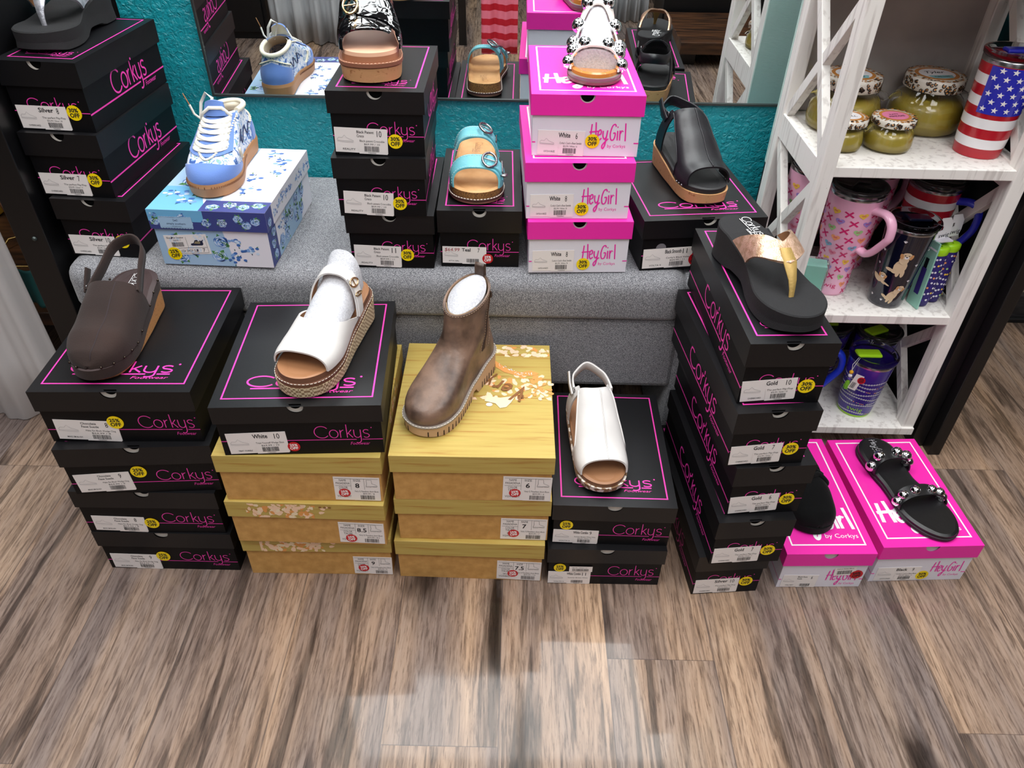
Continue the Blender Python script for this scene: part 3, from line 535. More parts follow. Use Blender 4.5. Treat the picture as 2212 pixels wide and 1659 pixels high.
def corkys_box(k, label, group, logo, lab, stk, hole=(.002, .001, .012), notch=.5, side=None, lstyle=None, tb=.016):
    x, y, z, yaw, w_, l, H, lh = BX[k]; L, B, F = shell(k, M_BLK, M_BLKS, notch); rt = root(k, label, group); fw = w_ - 2 * OV
    border(L, F['top'], tb, w_ - tb, .022, l - .012, .0026, M_PINK)
    tw = w_ - 2 * tb; corkys(L, F['top'], tb + .13 * tw, .052 if w_ > .2 else .045, tw * .74, tw * .115 if w_ > .2 else tw * .16, M_PINK, .018)
    a, b, wd, h = logo; corkys(B, F['bf'], a * fw, b, wd * fw, h, M_PINK, .016, (0.0, fw))
    if hole: half_hole(B, F, w_, lh, notch, *hole)
    if side:
        for s_ in side:
            f = F['br'] if s_ == 'r' else F['bl']; f = Fr(f.pt(0, 0, .0), f.u, f.v)
            ll = l - 2 * OV; a = ll * .31; wd_ = ll * .45; hh = .040; yb = .037
            top = F['lr'] if s_ == 'r' else F['ll']
            # lettering runs over base and lid flank: strokes are laid just proud of the lid flank line
            sx, sy = wd_ / 6.65, hh / 1.32
            for s2 in CORK:
                P = [(a + px * sx, yb + py * sy) for px, py in s2]
                stroke2((B, L), (f, Fr(f.pt(0, 0, OV + .0001), f.u, f.v)), H - lh, P, .0034, M_PINK)
            yl = yb - .2 * sy; rect(B, f, 0, a + 5.1 * sx, yl - .0014, yl + .0014, M_PINK); rect(B, f, a + 5.7 * sx, ll, yl - .0014, yl + .0014, M_PINK)
            text(B, f, 'Footwear', a + 8.2 * sx, yb - .62 * sy, .0095, M_PINK, width=.34 * wd_, shear=.25, align='r')
    weld(L.build('lid', rt, bevel=.0007)); B.build('base', rt, bevel=.0006)
    if lab:
        a, b, wd, h, ang, L_ = lab; price_label(F['bf'], a * fw, b, wd * fw, h, L_, rt, R(ang))
    if stk:
        a, b, r, t1, col, ang = stk; sticker(F['bf'], a * fw, b, r, t1, col, rt, R(ang))
    return rt
FF = 'The perfect Flip-Flop'
def obox(k, name, sz, label, group, st=(.79, .034), col='r', ang=0, lw=.66):
    v = 'l' if k[0] in 'G' or k == 'Si' else 'r'
    return corkys_box(k, label, group, (.2, .037, .66, .02), (.03, .003, lw, .041, ang, (name, sz, FF, 'OVERBOARD')), (st[0], st[1], .0135, '30%', M_YEL, math.pi * .94 if k == 'G7b' else 0), hole=(.004, .001, .0125) if v == 'r' else (-.003, .003, .011), notch=.5 if v == 'r' else .5, side=v)
g = 'flip-flop boxes stacked at the left end of the bench'
obox('S10', 'Silver', '10', 'black shoe box for silver flip-flops size 10, bottom of leftmost bench stack', g)
obox('S7', 'Silver', '7', 'black shoe box for silver flip-flops size 7, middle of the leftmost stack on the bench', g)
obox('S8', 'Silver', '8', 'black shoe box for silver flip-flops size 8, top of leftmost stack on the bench', g)
g = 'flip-flop boxes stacked on the floor in front of the white shelf'
obox('Si', 'Silver', '10', 'black silver flip-flop box size 10 on the floor under the gold flip-flop boxes', g, ang=1)
obox('G7b', 'Gold', '7', 'black box for gold flip-flops size 7, second from the floor in its stack', g, ang=2)
obox('G6', 'Gold', '6', 'black box for gold flip-flops size 6, middle of the tall five-box stack', g, ang=4)
obox('G7', 'Gold', '7', 'black box for gold flip-flops size 7, just above the size 6 box', g, ang=3)
obox('G10', 'Gold', '10', 'black box for gold flip-flops size 10, top of tall stack', g, ang=5)
g = 'black patent slide boxes on the bench'; PL = lambda s_: ('Black Patent|Croco', s_, 'Black patent Crocodile', 'REALITY', '$69.99 / ' + s_)
corkys_box('P11', 'black box for patent slides size 11, bottom of its stack on the bench', g, (.38, .036, .52, .02), (.03, .003, .57, .044, -2, PL('11')), (.68, .028, .0128, '30%', M_YEL, -.1), side='r')
corkys_box('P10b', 'black box for patent slides size 10, middle of its stack on the bench', g, (.38, .036, .52, .02), (.05, .004, .57, .044, -3, PL('10')), (.70, .026, .0128, '30%', M_YEL, -.1), side='r')
corkys_box('P10a', 'black box for patent slides size 10, top of stack under the patent slide', g, (.38, .038, .52, .02), (.01, .006, .58, .044, -2, PL('10')), (.68, .026, .0128, '30%', M_YEL, -.1), side='r')
corkys_box('T', 'black shoe box for teal sandals size 7, alone on the bench', None, (.34, .036, .55, .022), (.02, .008, .56, .036, -1, ('Teal', '7', '', 'ATTA GIRL', '')), (.6, .018, .0105, '25%', M_RED, -.1), hole=(0, .004, .0115))
r_ = corkys_box('B11', 'wide black shoe box under the black wedge sandal, right end of the bench', None, (.5, .036, .45, .022), (.02, .004, .42, .042, 2, ('Black Smooth', '11', "Corky's Black Volta", 'VOLTA II', '$64.99 / 11')), (.47, .022, .014, '50%', M_RED, .3), hole=(-.003, .003, .0125), notch=.53)
mb = MB(); f = box_frames(*BX['B11'][4:])['bf']; ell(mb, f, .037, .048, .010, .010, mat('clear_seal', '#77757a', .2), .0006, 24); mb.build('round_seal', r_)
g = 'chocolate clog boxes stacked on the floor'; CL = lambda s_: ('Chocolate|Faux Suede', s_, 'Make Em Blush Wedge Clog', 'MAKE EM BLUSH', '$64.99 / ' + s_)
corkys_box('C8c', 'black box for chocolate clogs, bottom of the leftmost floor stack', g, (.57, .03, .37, .024), (.03, .003, .37, .042, -1, CL('9')), (.44, .040, .0135, '25%', M_YEL, 0), hole=None)
corkys_box('C8b', 'black box for chocolate clogs size 8, second from floor in the leftmost stack', g, (.57, .03, .37, .024), (.05, .005, .38, .04, -2, CL('8')), (.48, .026, .0135, '25%', M_YEL, -.1), hole=(.004, .004, .010))
corkys_box('C9', 'black box for chocolate clogs size 9, crooked label, third from the floor', g, (.59, .03, .37, .024), (.04, .004, .38, .044, 3, CL('9')), (.48, .052, .0138, '25%', M_YEL, 0), hole=(.004, .004, .010))
corkys_box('C8a', 'black box for chocolate clogs size 8, directly under the brown clog', g, (.61, .032, .36, .026), (.05, .003, .41, .044, -3, CL('8')), (.46, .044, .0138, '25%', M_YEL, 0), hole=(.003, .004, .0105))
corkys_box('W10', 'black shoe box for white platform sandals size 10, on top of the yellow boxes', None, (.58, .036, .34, .026), (.04, .003, .37, .046, 2, ('White', '10', 'Treat Yourself Wedge Shoe', 'TREAT YOURSELF', '$69.99 / 10')), (.44, .018, .0105, '25%', M_RED, 0), hole=(0, .004, .010))
g = 'white combo sandal boxes on the floor'
r_ = corkys_box('WC11', 'black shoe box for white combo sandals size 11 with two labels, standing on the floor', g, (.53, .03, .41, .026), (.0, .002, .38, .036, 0, ('White Combo', '11', 'Summer Breeze White', 'VOLTA II', '')), (.1, .050, .0118, '25%', M_YEL, .2), hole=None)
mb = MB(); f = box_frames(*BX['WC11'][4:])['bf'].sub(.040, .040, 0); rect(mb, f, 0, .045, 0, .016, M_LAB, .0022); barcode(mb, f, .006, .038, .002, .009, off=.0025); text(mb, f, '$64.99 / White / 11', .006, .011, .0025, M_INK, .0025); mb.build('barcode_label', r_)
corkys_box('WC9', 'black shoe box for white combo sandals size 9, on top of the size 11 box', g, (.51, .03, .42, .026), (.0, .003, .39, .036, -1, ('White Combo', '9', 'Summer Breeze White Volta', 'VOLTA II', '$64.99 / White / 9')), (.11, .052, .0122, '25%', M_YEL, .2), hole=None)
def pink_box(k, label, group, lab, stk, hole=(0, .0, .0115), logo=(.53, .026, .36, .030)):
    x, y, z, yaw, w_, l, H, lh = BX[k]; L, B, F = shell(k, M_MAG, M_WHC, .49); rt = root(k, label, group); fw = w_ - 2 * OV
    border(L, F['top'], .016, w_ - .016, .022, l - .012, .0030, M_WHP); heygirl(L, F['top'], .13 * w_, .062, .74 * w_, .052, M_WHP, None, .052)
    heygirl(B, F['bf'], logo[0] * fw, logo[1], logo[2] * fw, logo[3], M_MAG, None, .036)
    for a0, a1 in ((0, .03), (.955, 1)): rect(B, F['bf'], a0 * fw, a1 * fw, .024, .0262, M_MAG)
    for f in ('br', 'bl'): rect(B, F[f], 0, l - 2 * OV, .024, .0255, M_MAG)
    if hole: half_hole(B, F, w_, lh, .49, *hole)
    weld(L.build('lid', rt, bevel=.0007)); B.build('base', rt, bevel=.0006)
    a, b, wd, h, ang, L_ = lab; price_label(F['bf'], a * fw, b, wd * fw, h, L_, rt, R(ang))
    a, b, r, t1, col, ang = stk; sticker(F['bf'], a * fw, b, r, t1, col, rt, ang)
    return rt
g = 'pink and white boxes for white studded sandals on the bench'; HL = lambda s_: ('White', s_, "Corky's Catch a Buzz Sandals", 'CATCH A BUZZ', '$52.99 / White / ' + s_)
pink_box('H8b', 'pink-lidded white box, white sandals size 8, bottom of the pink stack on the bench', g, (.04, .004, .42, .044, 1, HL('8')), (.555, .019, .0128, '30%', M_YEL, 0), logo=(.54, .03, .34, .030))
pink_box('H8a', 'pink-lidded white box, white sandals size 8, middle of the pink stack on the bench', g, (.04, .004, .42, .044, 1, HL('8')), (.54, .020, .0132, '30%', M_YEL, 0), logo=(.54, .03, .34, .030))
pink_box('H6', 'pink-lidded white box, white sandals size 6, top of the pink stack on the bench', g, (.05, .002, .44, .044, -1, HL('6')), (.565, .028, .0128, '30%', M_YEL, 0), logo=(.54, .03, .34, .030))
pink_box('HG9', 'pink-lidded white box for black sandals size 9, rightmost box on the floor', None, (.05, .003, .46, .04, 1, ('Black', '9', "Corky's Catch a Buzz Black", 'CATCH A BUZZ', '$52.99 / Black / 9')), (.55, .018, .0128, '30%', M_YEL, .1), hole=None, logo=(.62, .028, .32, .030))
r_ = pink_box('HG6', 'pink-lidded white box size 6 on the floor beside the tall black stack', None, (.04, .003, .42, .036, -1, ('Black Faux|Suede', '6', '', 'VELVET', '')), (.90, .040, .0125, '50%', M_RED, .2), hole=None, logo=(.56, .022, .36, .030))
mb = MB(); f = box_frames(*BX['HG6'][4:])['bf'].sub(.105, .036, R(5)); rect(mb, f, 0, .042, 0, .024, M_LAB, .001); barcode(mb, f, .006, .034, .004, .015, off=.0013); text(mb, f, 'Velvet Slides Black', .004, .019, .003, M_INK, .0013, width=.033); mb.build('barcode_label', r_)
# yellow boxes with a flower print
def yellow_mat():
    m = mat('yellow_wood_print', '#bfa654', .5); nt = m.node_tree; b = nt.nodes['Principled BSDF']; tc = nt.nodes.new('ShaderNodeTexCoord'); mp = nt.nodes.new('ShaderNodeMapping'); mp.inputs['Scale'].default_value = (3, 60, 60)
    n = nt.nodes.new('ShaderNodeTexNoise'); n.inputs['Scale'].default_value = 2.2; n.inputs['Detail'].default_value = 6; r = nt.nodes.new('ShaderNodeValToRGB')
    for p, c in ((.30, '#aa7834'), (.42, '#b99e50'), (.6, '#c0a85a'), (.8, '#b0a04e')):
        e = r.color_ramp.elements.new(p); e.color = srgb(c)
    r.color_ramp.elements.remove(r.color_ramp.elements[0]); r.color_ramp.elements.remove(r.color_ramp.elements[-1])
    nt.links.new(tc.outputs['Object'], mp.inputs[0]); nt.links.new(mp.outputs[0], n.inputs['Vector']); nt.links.new(n.outputs[0], r.inputs[0]); nt.links.new(r.outputs[0], b.inputs['Base Color']); return m
M_YW = yellow_mat()
def petal(mb, f, a, b, r, ang, m, off, box=None):
    c, s_ = math.cos(ang), math.sin(ang); P = [(a + x * c - y * s_, b + x * s_ + y * c) for x, y in [(0, 0), (r * .35, -r * .28), (r * .8, -r * .3), (r, 0), (r * .85, r * .28), (r * .4, r * .25)]]
    if box: P = [(min(max(x, box[0]), box[1]), min(max(y, box[2]), box[3])) for x, y in P]
    poly(mb, f, P, m, off)
def petals(mb, f, a0, a1, b0, b1, n, seed, r=.012):
    q = random.Random(seed)
    for k in range(n):
        a, b = q.uniform(a0, a1), q.uniform(b0, b1); petal(mb, f, a, b, q.uniform(.6, 1) * r, q.uniform(0, 6.28), q.choice((M_PEACH, M_PEACH, M_CREAM, M_ORNG)), .0003 + k * 1e-6, (a0 - .004, a1 + .004, b0 - .002, b1 + .002))
def vbox(k, label, sz, lab, stk, deco):
    x, y, z, yaw, w_, l, H, lh = BX[k]; L, B, F = shell(k, M_YW, M_KRAFT); rt = root(k, label, 'yellow flower-print boot boxes on the floor'); fw = w_ - 2 * OV; t = F['top']
    if deco == 'top':
        petals(L, t, .62 * w_, .98 * w_, l - .04, l - .004, 34, 3, .018); petals(L, t, .44 * w_, .98 * w_, .47 * l, .70 * l, 80, 4, .018); petals(L, t, .24 * w_, .34 * w_, .84 * l, .92 * l, 6, 9, .02)
        P = [(.55, .86), (.60, .85), (.66, .79), (.72, .74), (.80, .72), (.86, .74), (.92, .71), (.86, .685), (.76, .69), (.68, .72), (.62, .77), (.57, .83)]
        poly(L, t, [(a * w_, b * l) for a, b in P], M_ORNG, .0006)
        q = random.Random(2)
        for i in range(46):
            s_ = q.random(); a = .58 + .3 * s_; b = .835 - .13 * min(1, s_ * 1.5) + q.uniform(-.012, .012); ell(L, t, a * w_, b * l, .0009, .0009, M_WHP, .0009, 6)
        for s_, (a, b, sc) in (('V', (.83, .575, 1)), ('e', (.745, .60, .8)), ('r', (.685, .63, .8)), ('y', (.63, .66, .8)), ('G', (.575, .72, .9))):
            text(L, t, s_, a * w_, b * l, .044 * sc, M_BRN, .0018, width=.024 * sc, shear=.3, bold=.02, ang=R(165))
        for i in range(5):
            for j in range(3 + i):
                an = j * 6.28 / (3 + i) + i; rr = .006 * i; petal(L, t, .90 * w_ + rr * math.cos(an), .57 * l + rr * math.sin(an), .012, an, (M_ORNG, M_PEACH)[(i + j) % 2], .0012 - i * .00005)
        for i in range(9): ell(L, t, (.78 + .012 * (i % 3)) * w_, (.48 + .012 * (i // 3)) * l, .003, .0025, M_BRN, .001, 8)
        poly(L, t, [(.56 * w_, .50 * l), (.66 * w_, .48 * l), (.76 * w_, .50 * l), (.73 * w_, .44 * l), (.70 * w_, .40 * l), (.66 * w_, .39 * l), (.63 * w_, .43 * l), (.56 * w_, .45 * l)], M_CREAM, .0011)
        ell(L, t, .59 * w_, .42 * l, .006, .005, M_WHP, .0011)
    elif deco:
        petals(L, F['lf'], .14 * w_, .54 * w_, .003, lh - .005, 80, ord(k[-1]), .016); petals(L, F['lf'], .52 * w_, .64 * w_, .012, lh - .005, 8, 5, .012)
        for a in (.60, .63, .66): ell(L, F['lf'], a * w_, lh - .008, .003, .002, M_BRN, .001, 8)
    petals(L, F['lr'], .35 * l, .7 * l, .004, lh - .004, 26, 7, .014)
    weld(L.build('lid', rt, bevel=.0009)); B.build('base', rt, bevel=.0006)
    a, b, wd, h = lab; price_label(F['bf'], a * fw, b, wd * fw, h, ('', sz), rt, R(-1.5), 'v'); sticker(F['bf'], stk[0] * fw, stk[1], .0105, '25%', M_RED, rt, .1)
vbox('V9', 'yellow flower-print boot box size 9, on the floor under two more yellow boxes', '9', (.73, .004, .27, .052), (.8, .022), 1)
vbox('V85', 'yellow flower-print boot box size 8.5, second from the floor below the white sandal', '8.5', (.69, .006, .30, .056), (.77, .018), 1)
vbox('V8', 'plain yellow-lidded boot box size 8, directly under a black box', '8', (.695, .004, .29, .058), (.76, .022), None)
vbox('V75', 'yellow-lidded kraft boot box size 7.5, standing on the floor', '7.5', (.685, .003, .31, .056), (.80, .022), None)
vbox('V7', 'yellow-lidded kraft boot box size 7, middle of the stack below the ankle boot', '7', (.68, .003, .31, .058), (.77, .020), None)
vbox('V6', 'yellow-lidded boot box size 6 with orange flowers on its lid, under the ankle boot', '6', (.69, .003, .31, .060), (.77, .022), 'top')
# blue floral box
NV = mat('navy_floral', '#3c4484', .5); LB = mat('light_blue_paper', '#6fb2dc', .5); SB = mat('soft_blue_paper', '#a3c3e0', .5); WB = mat('white_paper_floral', '#e9e6ee', .5)
BF = [mat('rose_' + n, c, .5) for n, c in (('deep', '#3f6cb4'), ('mid', '#7fa6dc'), ('pale', '#cfe0f4'), ('ink', '#24305c'))]; LG = mat('leaf_green', '#5f9a4e', .5); LGD = mat('leaf_dark', '#2f6350', .5)
def rose(mb, f, a, b, r, q, kind=0):
    A, B_ = ((BF[0], BF[2]), (BF[1], BF[2]), (BF[2], BF[0]))[kind]; o = .0003 + q.uniform(0, .0001); a0 = q.uniform(0, 6)
    for k in range(6): an = a0 + k * 1.05; ell(mb, f, a + .55 * r * math.cos(an), b + .5 * r * math.sin(an), .52 * r, .45 * r, A if k % 2 else BF[1] if kind != 2 else BF[2], o + .00002 * k, 9)
    for j, rr in enumerate((.85, .62, .42, .22)):
        for k in range(4 if j < 2 else 3):
            s_ = math.degrees(a0) + k * (90 if j < 2 else 120) + j * 40; P = arc(a, b, rr * r, rr * r * .9, s_, s_ + 75, 5); stroke(mb, f, P, [.02 * r, .09 * r, .16 * r, .16 * r, .09 * r, .02 * r], B_ if (j + k) % 2 else BF[3] if kind == 2 or k == 0 else B_, o + .0002 + j * .00002)
def leaf(mb, f, a, b, r, ang, m=None):
    g_ = f.sub(a, b, ang); poly(mb, g_, [(0, 0), (r * .3, r * .22), (r * .7, r * .2), (r, 0), (r * .7, -r * .2), (r * .3, -r * .22)], m or LG, .0004); stroke(mb, g_, [(0, 0), (r * .9, 0)], r * .05, LGD, .0005)
def sprig(mb, f, a, b, r, q, n=14):
    for k in range(n):
        an = q.uniform(0, 6.28); d = q.random() * r; ell(mb, f, a + d * math.cos(an) * 1.1, b + d * math.sin(an) * .7, r * .24, r * .18, q.choice(BF[:3]), .00045 + k * .00001, 7)
        if k % 2: leaf(mb, f, a + d * math.cos(an), b + d * math.sin(an), r * .3, an, q.choice((LGD, BF[3], LG)))
def patch(mb, f, P, m, kind, seed, n, r, off=.0002):
    poly(mb, f, P, m, off); q = random.Random(seed); xs = [p[0] for p in P]; ys = [p[1] for p in P]; x0, x1, y0, y1 = min(xs), max(xs), min(ys), max(ys); pts = []; tr = 0
    while len(pts) < n and tr < 900:
        tr += 1; a, b = q.uniform(x0 + r * 1.1, x1 - r * 1.1) if x1 - x0 > 2.3 * r else (x0 + x1) / 2, q.uniform(y0 + r * 1.1, y1 - r * 1.1) if y1 - y0 > 2.3 * r else (y0 + y1) / 2
        if all(math.hypot(a - c, b - d) > r * (1.7 if kind == 'r' else 2.0) for c, d in pts):
            ins = False; j = len(P) - 1
            for i in range(len(P)):
                if (P[i][1] > b) != (P[j][1] > b) and a < (P[j][0] - P[i][0]) * (b - P[i][1]) / (P[j][1] - P[i][1]) + P[i][0]: ins = not ins
                j = i
            if ins: pts.append((a, b))
    for a, b in pts:
        if kind == 'r':
            for k in range(3): leaf(mb, f, a, b, r * 1.08, q.uniform(0, 6.28))
            rose(mb, f, a, b, r * .85, q, q.choice((0, 1, 1, 2)))
        else: sprig(mb, f, a, b, r, q)
def bs_box():
    k = 'BS'; x, y, z, yaw, w_, l, H, lh = BX[k]; L, B, F = shell(k, WB, WB); rt = root(k, 'blue rose-patterned patchwork shoe box under the blue sneaker', None)
    T_, lf, lr, bf, br = F['top'], F['lf'], F['lr'], F['bf'], F['br']; W2, Lh, Hb = w_, lh, H - lh
    patch(L, T_, [(0, 0), (.44 * w_, 0), (.44 * w_, .10 * l), (.30 * w_, .34 * l), (0, .34 * l)], LB, 's', 1, 7, .022)
    patch(L, T_, [(.44 * w_, 0), (w_, 0), (w_, .15 * l), (.44 * w_, .15 * l)], NV, 'r', 2, 12, .0145)
    patch(L, T_, [(0, .34 * l), (.30 * w_, .34 * l), (.44 * w_, .15 * l), (.56 * w_, .15 * l), (.56 * w_, l), (0, l)], SB, 'r', 3, 12, .030)
    patch(L, T_, [(.56 * w_, .15 * l), (w_, .15 * l), (w_, l), (.56 * w_, l)], WB, 's', 4, 16, .024)
    patch(L, lf, [(0, .42 * Lh), (.47 * w_, .42 * Lh), (.47 * w_, Lh), (0, Lh)], LB, 's', 5, 2, .008); patch(L, lf, [(0, 0), (w_, 0), (w_, Lh), (.47 * w_, Lh), (.47 * w_, .42 * Lh), (0, .42 * Lh)], NV, 'r', 6, 18, .0105)
    patch(L, lr, [(0, 0), (.12 * l, 0), (.12 * l, Lh), (0, Lh)], NV, 'r', 7, 5, .011); patch(L, lr, [(.12 * l, 0), (l, 0), (l, Lh), (.12 * l, Lh)], WB, 's', 8, 14, .012)
    fw = w_ - 2 * OV; patch(B, bf, [(0, 0), (.66 * fw, 0), (.60 * fw, Hb), (0, Hb)], SB, 'r', 9, 16, .0165); patch(B, bf, [(.66 * fw, 0), (fw, 0), (fw, Hb), (.60 * fw, Hb)], WB, 's', 10, 6, .016)
    ll = l - 2 * OV; patch(B, br, [(0, 0), (.16 * ll, 0), (.16 * ll, Hb), (0, Hb)], NV, 'r', 11, 6, .013); patch(B, br, [(.16 * ll, 0), (.7 * ll, 0), (.85 * ll, Hb), (.40 * ll, Hb), (.30 * ll, .3 * Hb), (.16 * ll, .3 * Hb)], SB, 'r', 12, 10, .018); patch(B, br, [(.16 * ll, .3 * Hb), (.30 * ll, .3 * Hb), (.40 * ll, Hb), (.16 * ll, Hb)], WB, 's', 13, 4, .012)
    P = []; a0, a1, b0, b1 = .09 * w_, .37 * w_, .004, .026
    poly(L, lf, [(a0, b0), (a1, b0), (a1, b1), (a0, b1)], SB, .0010)
    for i in range(12): ell(L, lf, a0 + (a1 - a0) * (i + .5) / 12, b1, .0026, .0016, SB, .0010, 8); ell(L, lf, a0 + (a1 - a0) * (i + .5) / 12, b0, .0026, .0016, SB, .0010, 8)
    text(L, lf, 'simply southern', (a0 + a1) / 2, .011, .0038, BF[3], .0013, width=.036, align='c'); text(L, lf, 'COLLECTION', (a0 + a1) / 2, .0065, .0016, BF[3], .0013, width=.018, align='c')
    for s_ in (-1, 1): stroke(L, lf, [((a0 + a1) / 2, .019), ((a0 + a1) / 2 + s_ * .004, .022), ((a0 + a1) / 2 + s_ * .004, .018), ((a0 + a1) / 2, .019)], .0007, BF[3], .0013)
    weld(L.build('lid', rt, bevel=.0008)); B.build('base', rt, bevel=.0006)
    price_label(F['bf'], .075 * fw, .020, .083, .042, ('', '7'), rt, R(4), 'ss'); sticker(F['bf'], .125 * fw, .024, .0135, '25%', M_YEL, rt, .12)
bs_box()
# ------------------------------------------------------------------ shoes
def itp(tab, s):
    if s <= tab[0][0]: return tab[0][1]
    for (a, u), (b, v) in zip(tab, tab[1:]):
        if s <= b: k = (s - a) / (b - a); k = k * k * (3 - 2 * k) * .5 + k * .5; return u + (v - u) * k
    return tab[-1][1]
class Last:
    """foot-shaped surface: s toe 0..heel 1, t left 0..right 1"""
    def __init__(L, ln=.25, w=.045, wt=None, c=None, zt=None, h=None, p=.75, q=.8, ea=.16, eb=.14, mir=1):
        L.ln = ln; L.w = w; L.wt = wt or [(0, .86), (.28, 1), (.55, .78), (.8, .70), (1, .68)]; L.c = c or [(0, .006), (.3, .004), (.6, -.003), (1, 0)]
        L.zt = zt or [(0, .02), (1, .02)]; L.h = h or [(0, .03), (.3, .05), (.6, .06), (1, .06)]; L.p = p; L.q = q; L.ea = ea; L.eb = eb; L.mir = mir
    def hw(L, s):
        s = min(max(s, 0), 1); e = math.sqrt(max(0, 1 - max(0, 1 - s / L.ea) ** 2.3)) * math.sqrt(max(0, 1 - max(0, 1 - (1 - s) / L.eb) ** 2.3)); return L.w * itp(L.wt, s) * e
    def top(L, s): return itp(L.zt, s)
    def __call__(L, s, t, off=0):
        th = math.pi * (1 - t); c_, s_ = math.cos(th), math.sin(max(0, th)); W = L.hw(s) + off; H = itp(L.h, s) + off
        return Vector((L.mir * itp(L.c, s) + W * math.copysign(abs(c_) ** L.p, c_), -L.ln / 2 + s * L.ln, L.top(s) + H * abs(s_) ** L.q))
    def out(L, s, side, g): k = (L.ln + 2 * g) / L.ln; return (L.mir * itp(L.c, s) + side * (L.hw(s) + (g if 0 < s < 1 else 0) * min(1, math.sin(math.pi * s) * 6)), (-L.ln / 2 + s * L.ln) * k)
def sole(mb, L, layers, top=None, n=40, under=True):
    """layers: (z function or number, outward growth, material of the band below this ring)"""
    S_ = [(1 - math.cos(math.pi * k / n)) / 2 for k in range(n + 1)]; G = []
    for zf, g, m in layers:
        row = [L.out(s, -1, g) + ((zf(s) if callable(zf) else zf),) for s in S_] + [L.out(s, 1, g) + ((zf(s) if callable(zf) else zf),) for s in S_[-2:0:-1]]; G.append(row)
    for i in range(len(G) - 1): mb.grid([G[i + 1], G[i]], layers[i + 1][2], True, False, True)
    def cap(row, m, up):
        N = len(row)
        for k in range(n):
            a, b = row[k], row[k + 1]; c = row[(N - k - 1) % N] if k + 1 < n else row[k + 1]; d = row[(N - k) % N]
            P = [a, b, c, d] if k and k + 1 < n else ([a, b, c] if not k else [a, b, d])
            mb.face(P if not up else P[::-1], m, True)
    cap(G[-1], top or layers[-1][2], True)
    if under: cap(G[0], layers[1][2], False)
def patch_(mb, S, q, nu, nv, off, th, m, lining=None):
    O = [[S(*q(a / nu, b / nv), off + th) for b in range(nv + 1)] for a in range(nu + 1)]; I = [[S(*q(a / nu, b / nv), off) for b in range(nv + 1)] for a in range(nu + 1)]
    mb.grid(O, m, True); mb.grid(I, lining or m, True, flip=True)
    for A, B in ((O[0], I[0]), (I[-1], O[-1]), ([r[-1] for r in O], [r[-1] for r in I]), ([r[0] for r in I], [r[0] for r in O])): mb.grid([A, B], m, False, flip=True)
def band(mb, S, s0, s1, m, t0=.0, t1=1.0, off=.0005, th=.0025, nu=8, nv=36, lining=None):
    f0 = s0 if callable(s0) else (lambda t: s0); f1 = s1 if callable(s1) else (lambda t: s1)
    def q(a, b): t = t0 + (t1 - t0) * b; return (f0(t) + (f1(t) - f0(t)) * a, t)
    patch_(mb, S, q, nu, nv, off, th, m, lining)
def shoe(T, H, k, name, label, cat):
    """toe and heel points on a box lid; local -y is the toe"""
    x, y, z, yaw, w_, l, Hh, lh = BX[k]; dx, dy = H[0] - T[0], H[1] - T[1]
    return thing(name, label, cat, ((T[0] + H[0]) / 2, (T[1] + H[1]) / 2, z + Hh + .0006), -math.atan2(dx, dy)), math.hypot(dx, dy)
def cork_mat():
    m = mat('cork', '#b98350', .6, noise=(260, '#7a4a22', .30, .42), bump=(300, .3)); return m
M_CORK = cork_mat(); M_CORKL = mat('cork_light', '#c99a68', .55, noise=(160, '#9a6a3c', .30, .40), bump=(300, .2)); M_CORKD = mat('cork_dark', '#a0703a', .7, noise=(500, '#5a3a18', .35, .6), bump=(500, .5))
M_FOAM = mat('black_foam', '#18181a', .85, bump=(700, .3)); M_RUB = mat('dark_rubber', '#1b1b1d', .6); M_STI = mat('stitching', '#e8e0d2', .7); M_CHR = mat('chrome_dome', '#e8e8ea', .04, 1); M_GMET = mat('gold_metal', '#d9b98a', .15, 1); M_SIL = mat('antique_silver', '#8f8d8e', .25, 1, bump=(300, .4))
M_WL = mat('white_leather', '#d6d3d0', .42, bump=(120, .12)); M_TAN = mat('tan_lining', '#a5744f', .5); M_TAN2 = mat('tan_footbed', '#9b6e4c', .5); M_PE = mat('white_foam_sheet', '#cfd0d5', .4, bump=(500, .5), noise=(300, '#bcbdc3', .35, .6))
def stitch(mb, P, m=None, r=.0006, dash=.004, gap=.0025):
    """dashed thread along points"""
    d = 0; P = [Vector(p) for p in P]; seg = [P[0]]; on = True; acc = 0
    for a, b in zip(P, P[1:]):
        L = (b - a).length; p = 0
        while L - p > 1e-9:
            lim = (dash if on else gap) - acc; st = min(lim, L - p); p += st; acc += st; c = a + (b - a) * (p / L)
            if on: seg.append(c)
            if acc >= (dash if on else gap) - 1e-9:
                if on and len(seg) > 1: mb.tube([seg[0], seg[-1]], r, m or M_STI, 5)
                on = not on; acc = 0; seg = [c]
def rim(L, g, z, s0=0, s1=1, n=60):
    """points round the sole edge, left side, toe first side order left heel .. toe .. right heel"""
    zf = z if callable(z) else (lambda s: z); S_ = [s1 - (s1 - s0) * k / n for k in range(n + 1)]
    return [L.out(s, -1, g) + (zf(s),) for s in S_] + [L.out(s, 1, g) + (zf(s),) for s in S_[::-1][1:]]
def buckle(mb, c, u, v, a, b, r, m, heart=False):
    c, u, v = Vector(c), Vector(u).normalized(), Vector(v); v = (v - u * v.dot(u)).normalized()
    P = [c + u * a * math.cos(t) * (1 if not heart else .9 + .25 * abs(math.cos(t))) + v * b * math.sin(t) for t in [2 * math.pi * k / 24 for k in range(24)]]
    mb.tube(P, r, m, 8, closed=True); mb.tube([c - u * a * .9, c + u * a * .95], r * .6, m, 6)
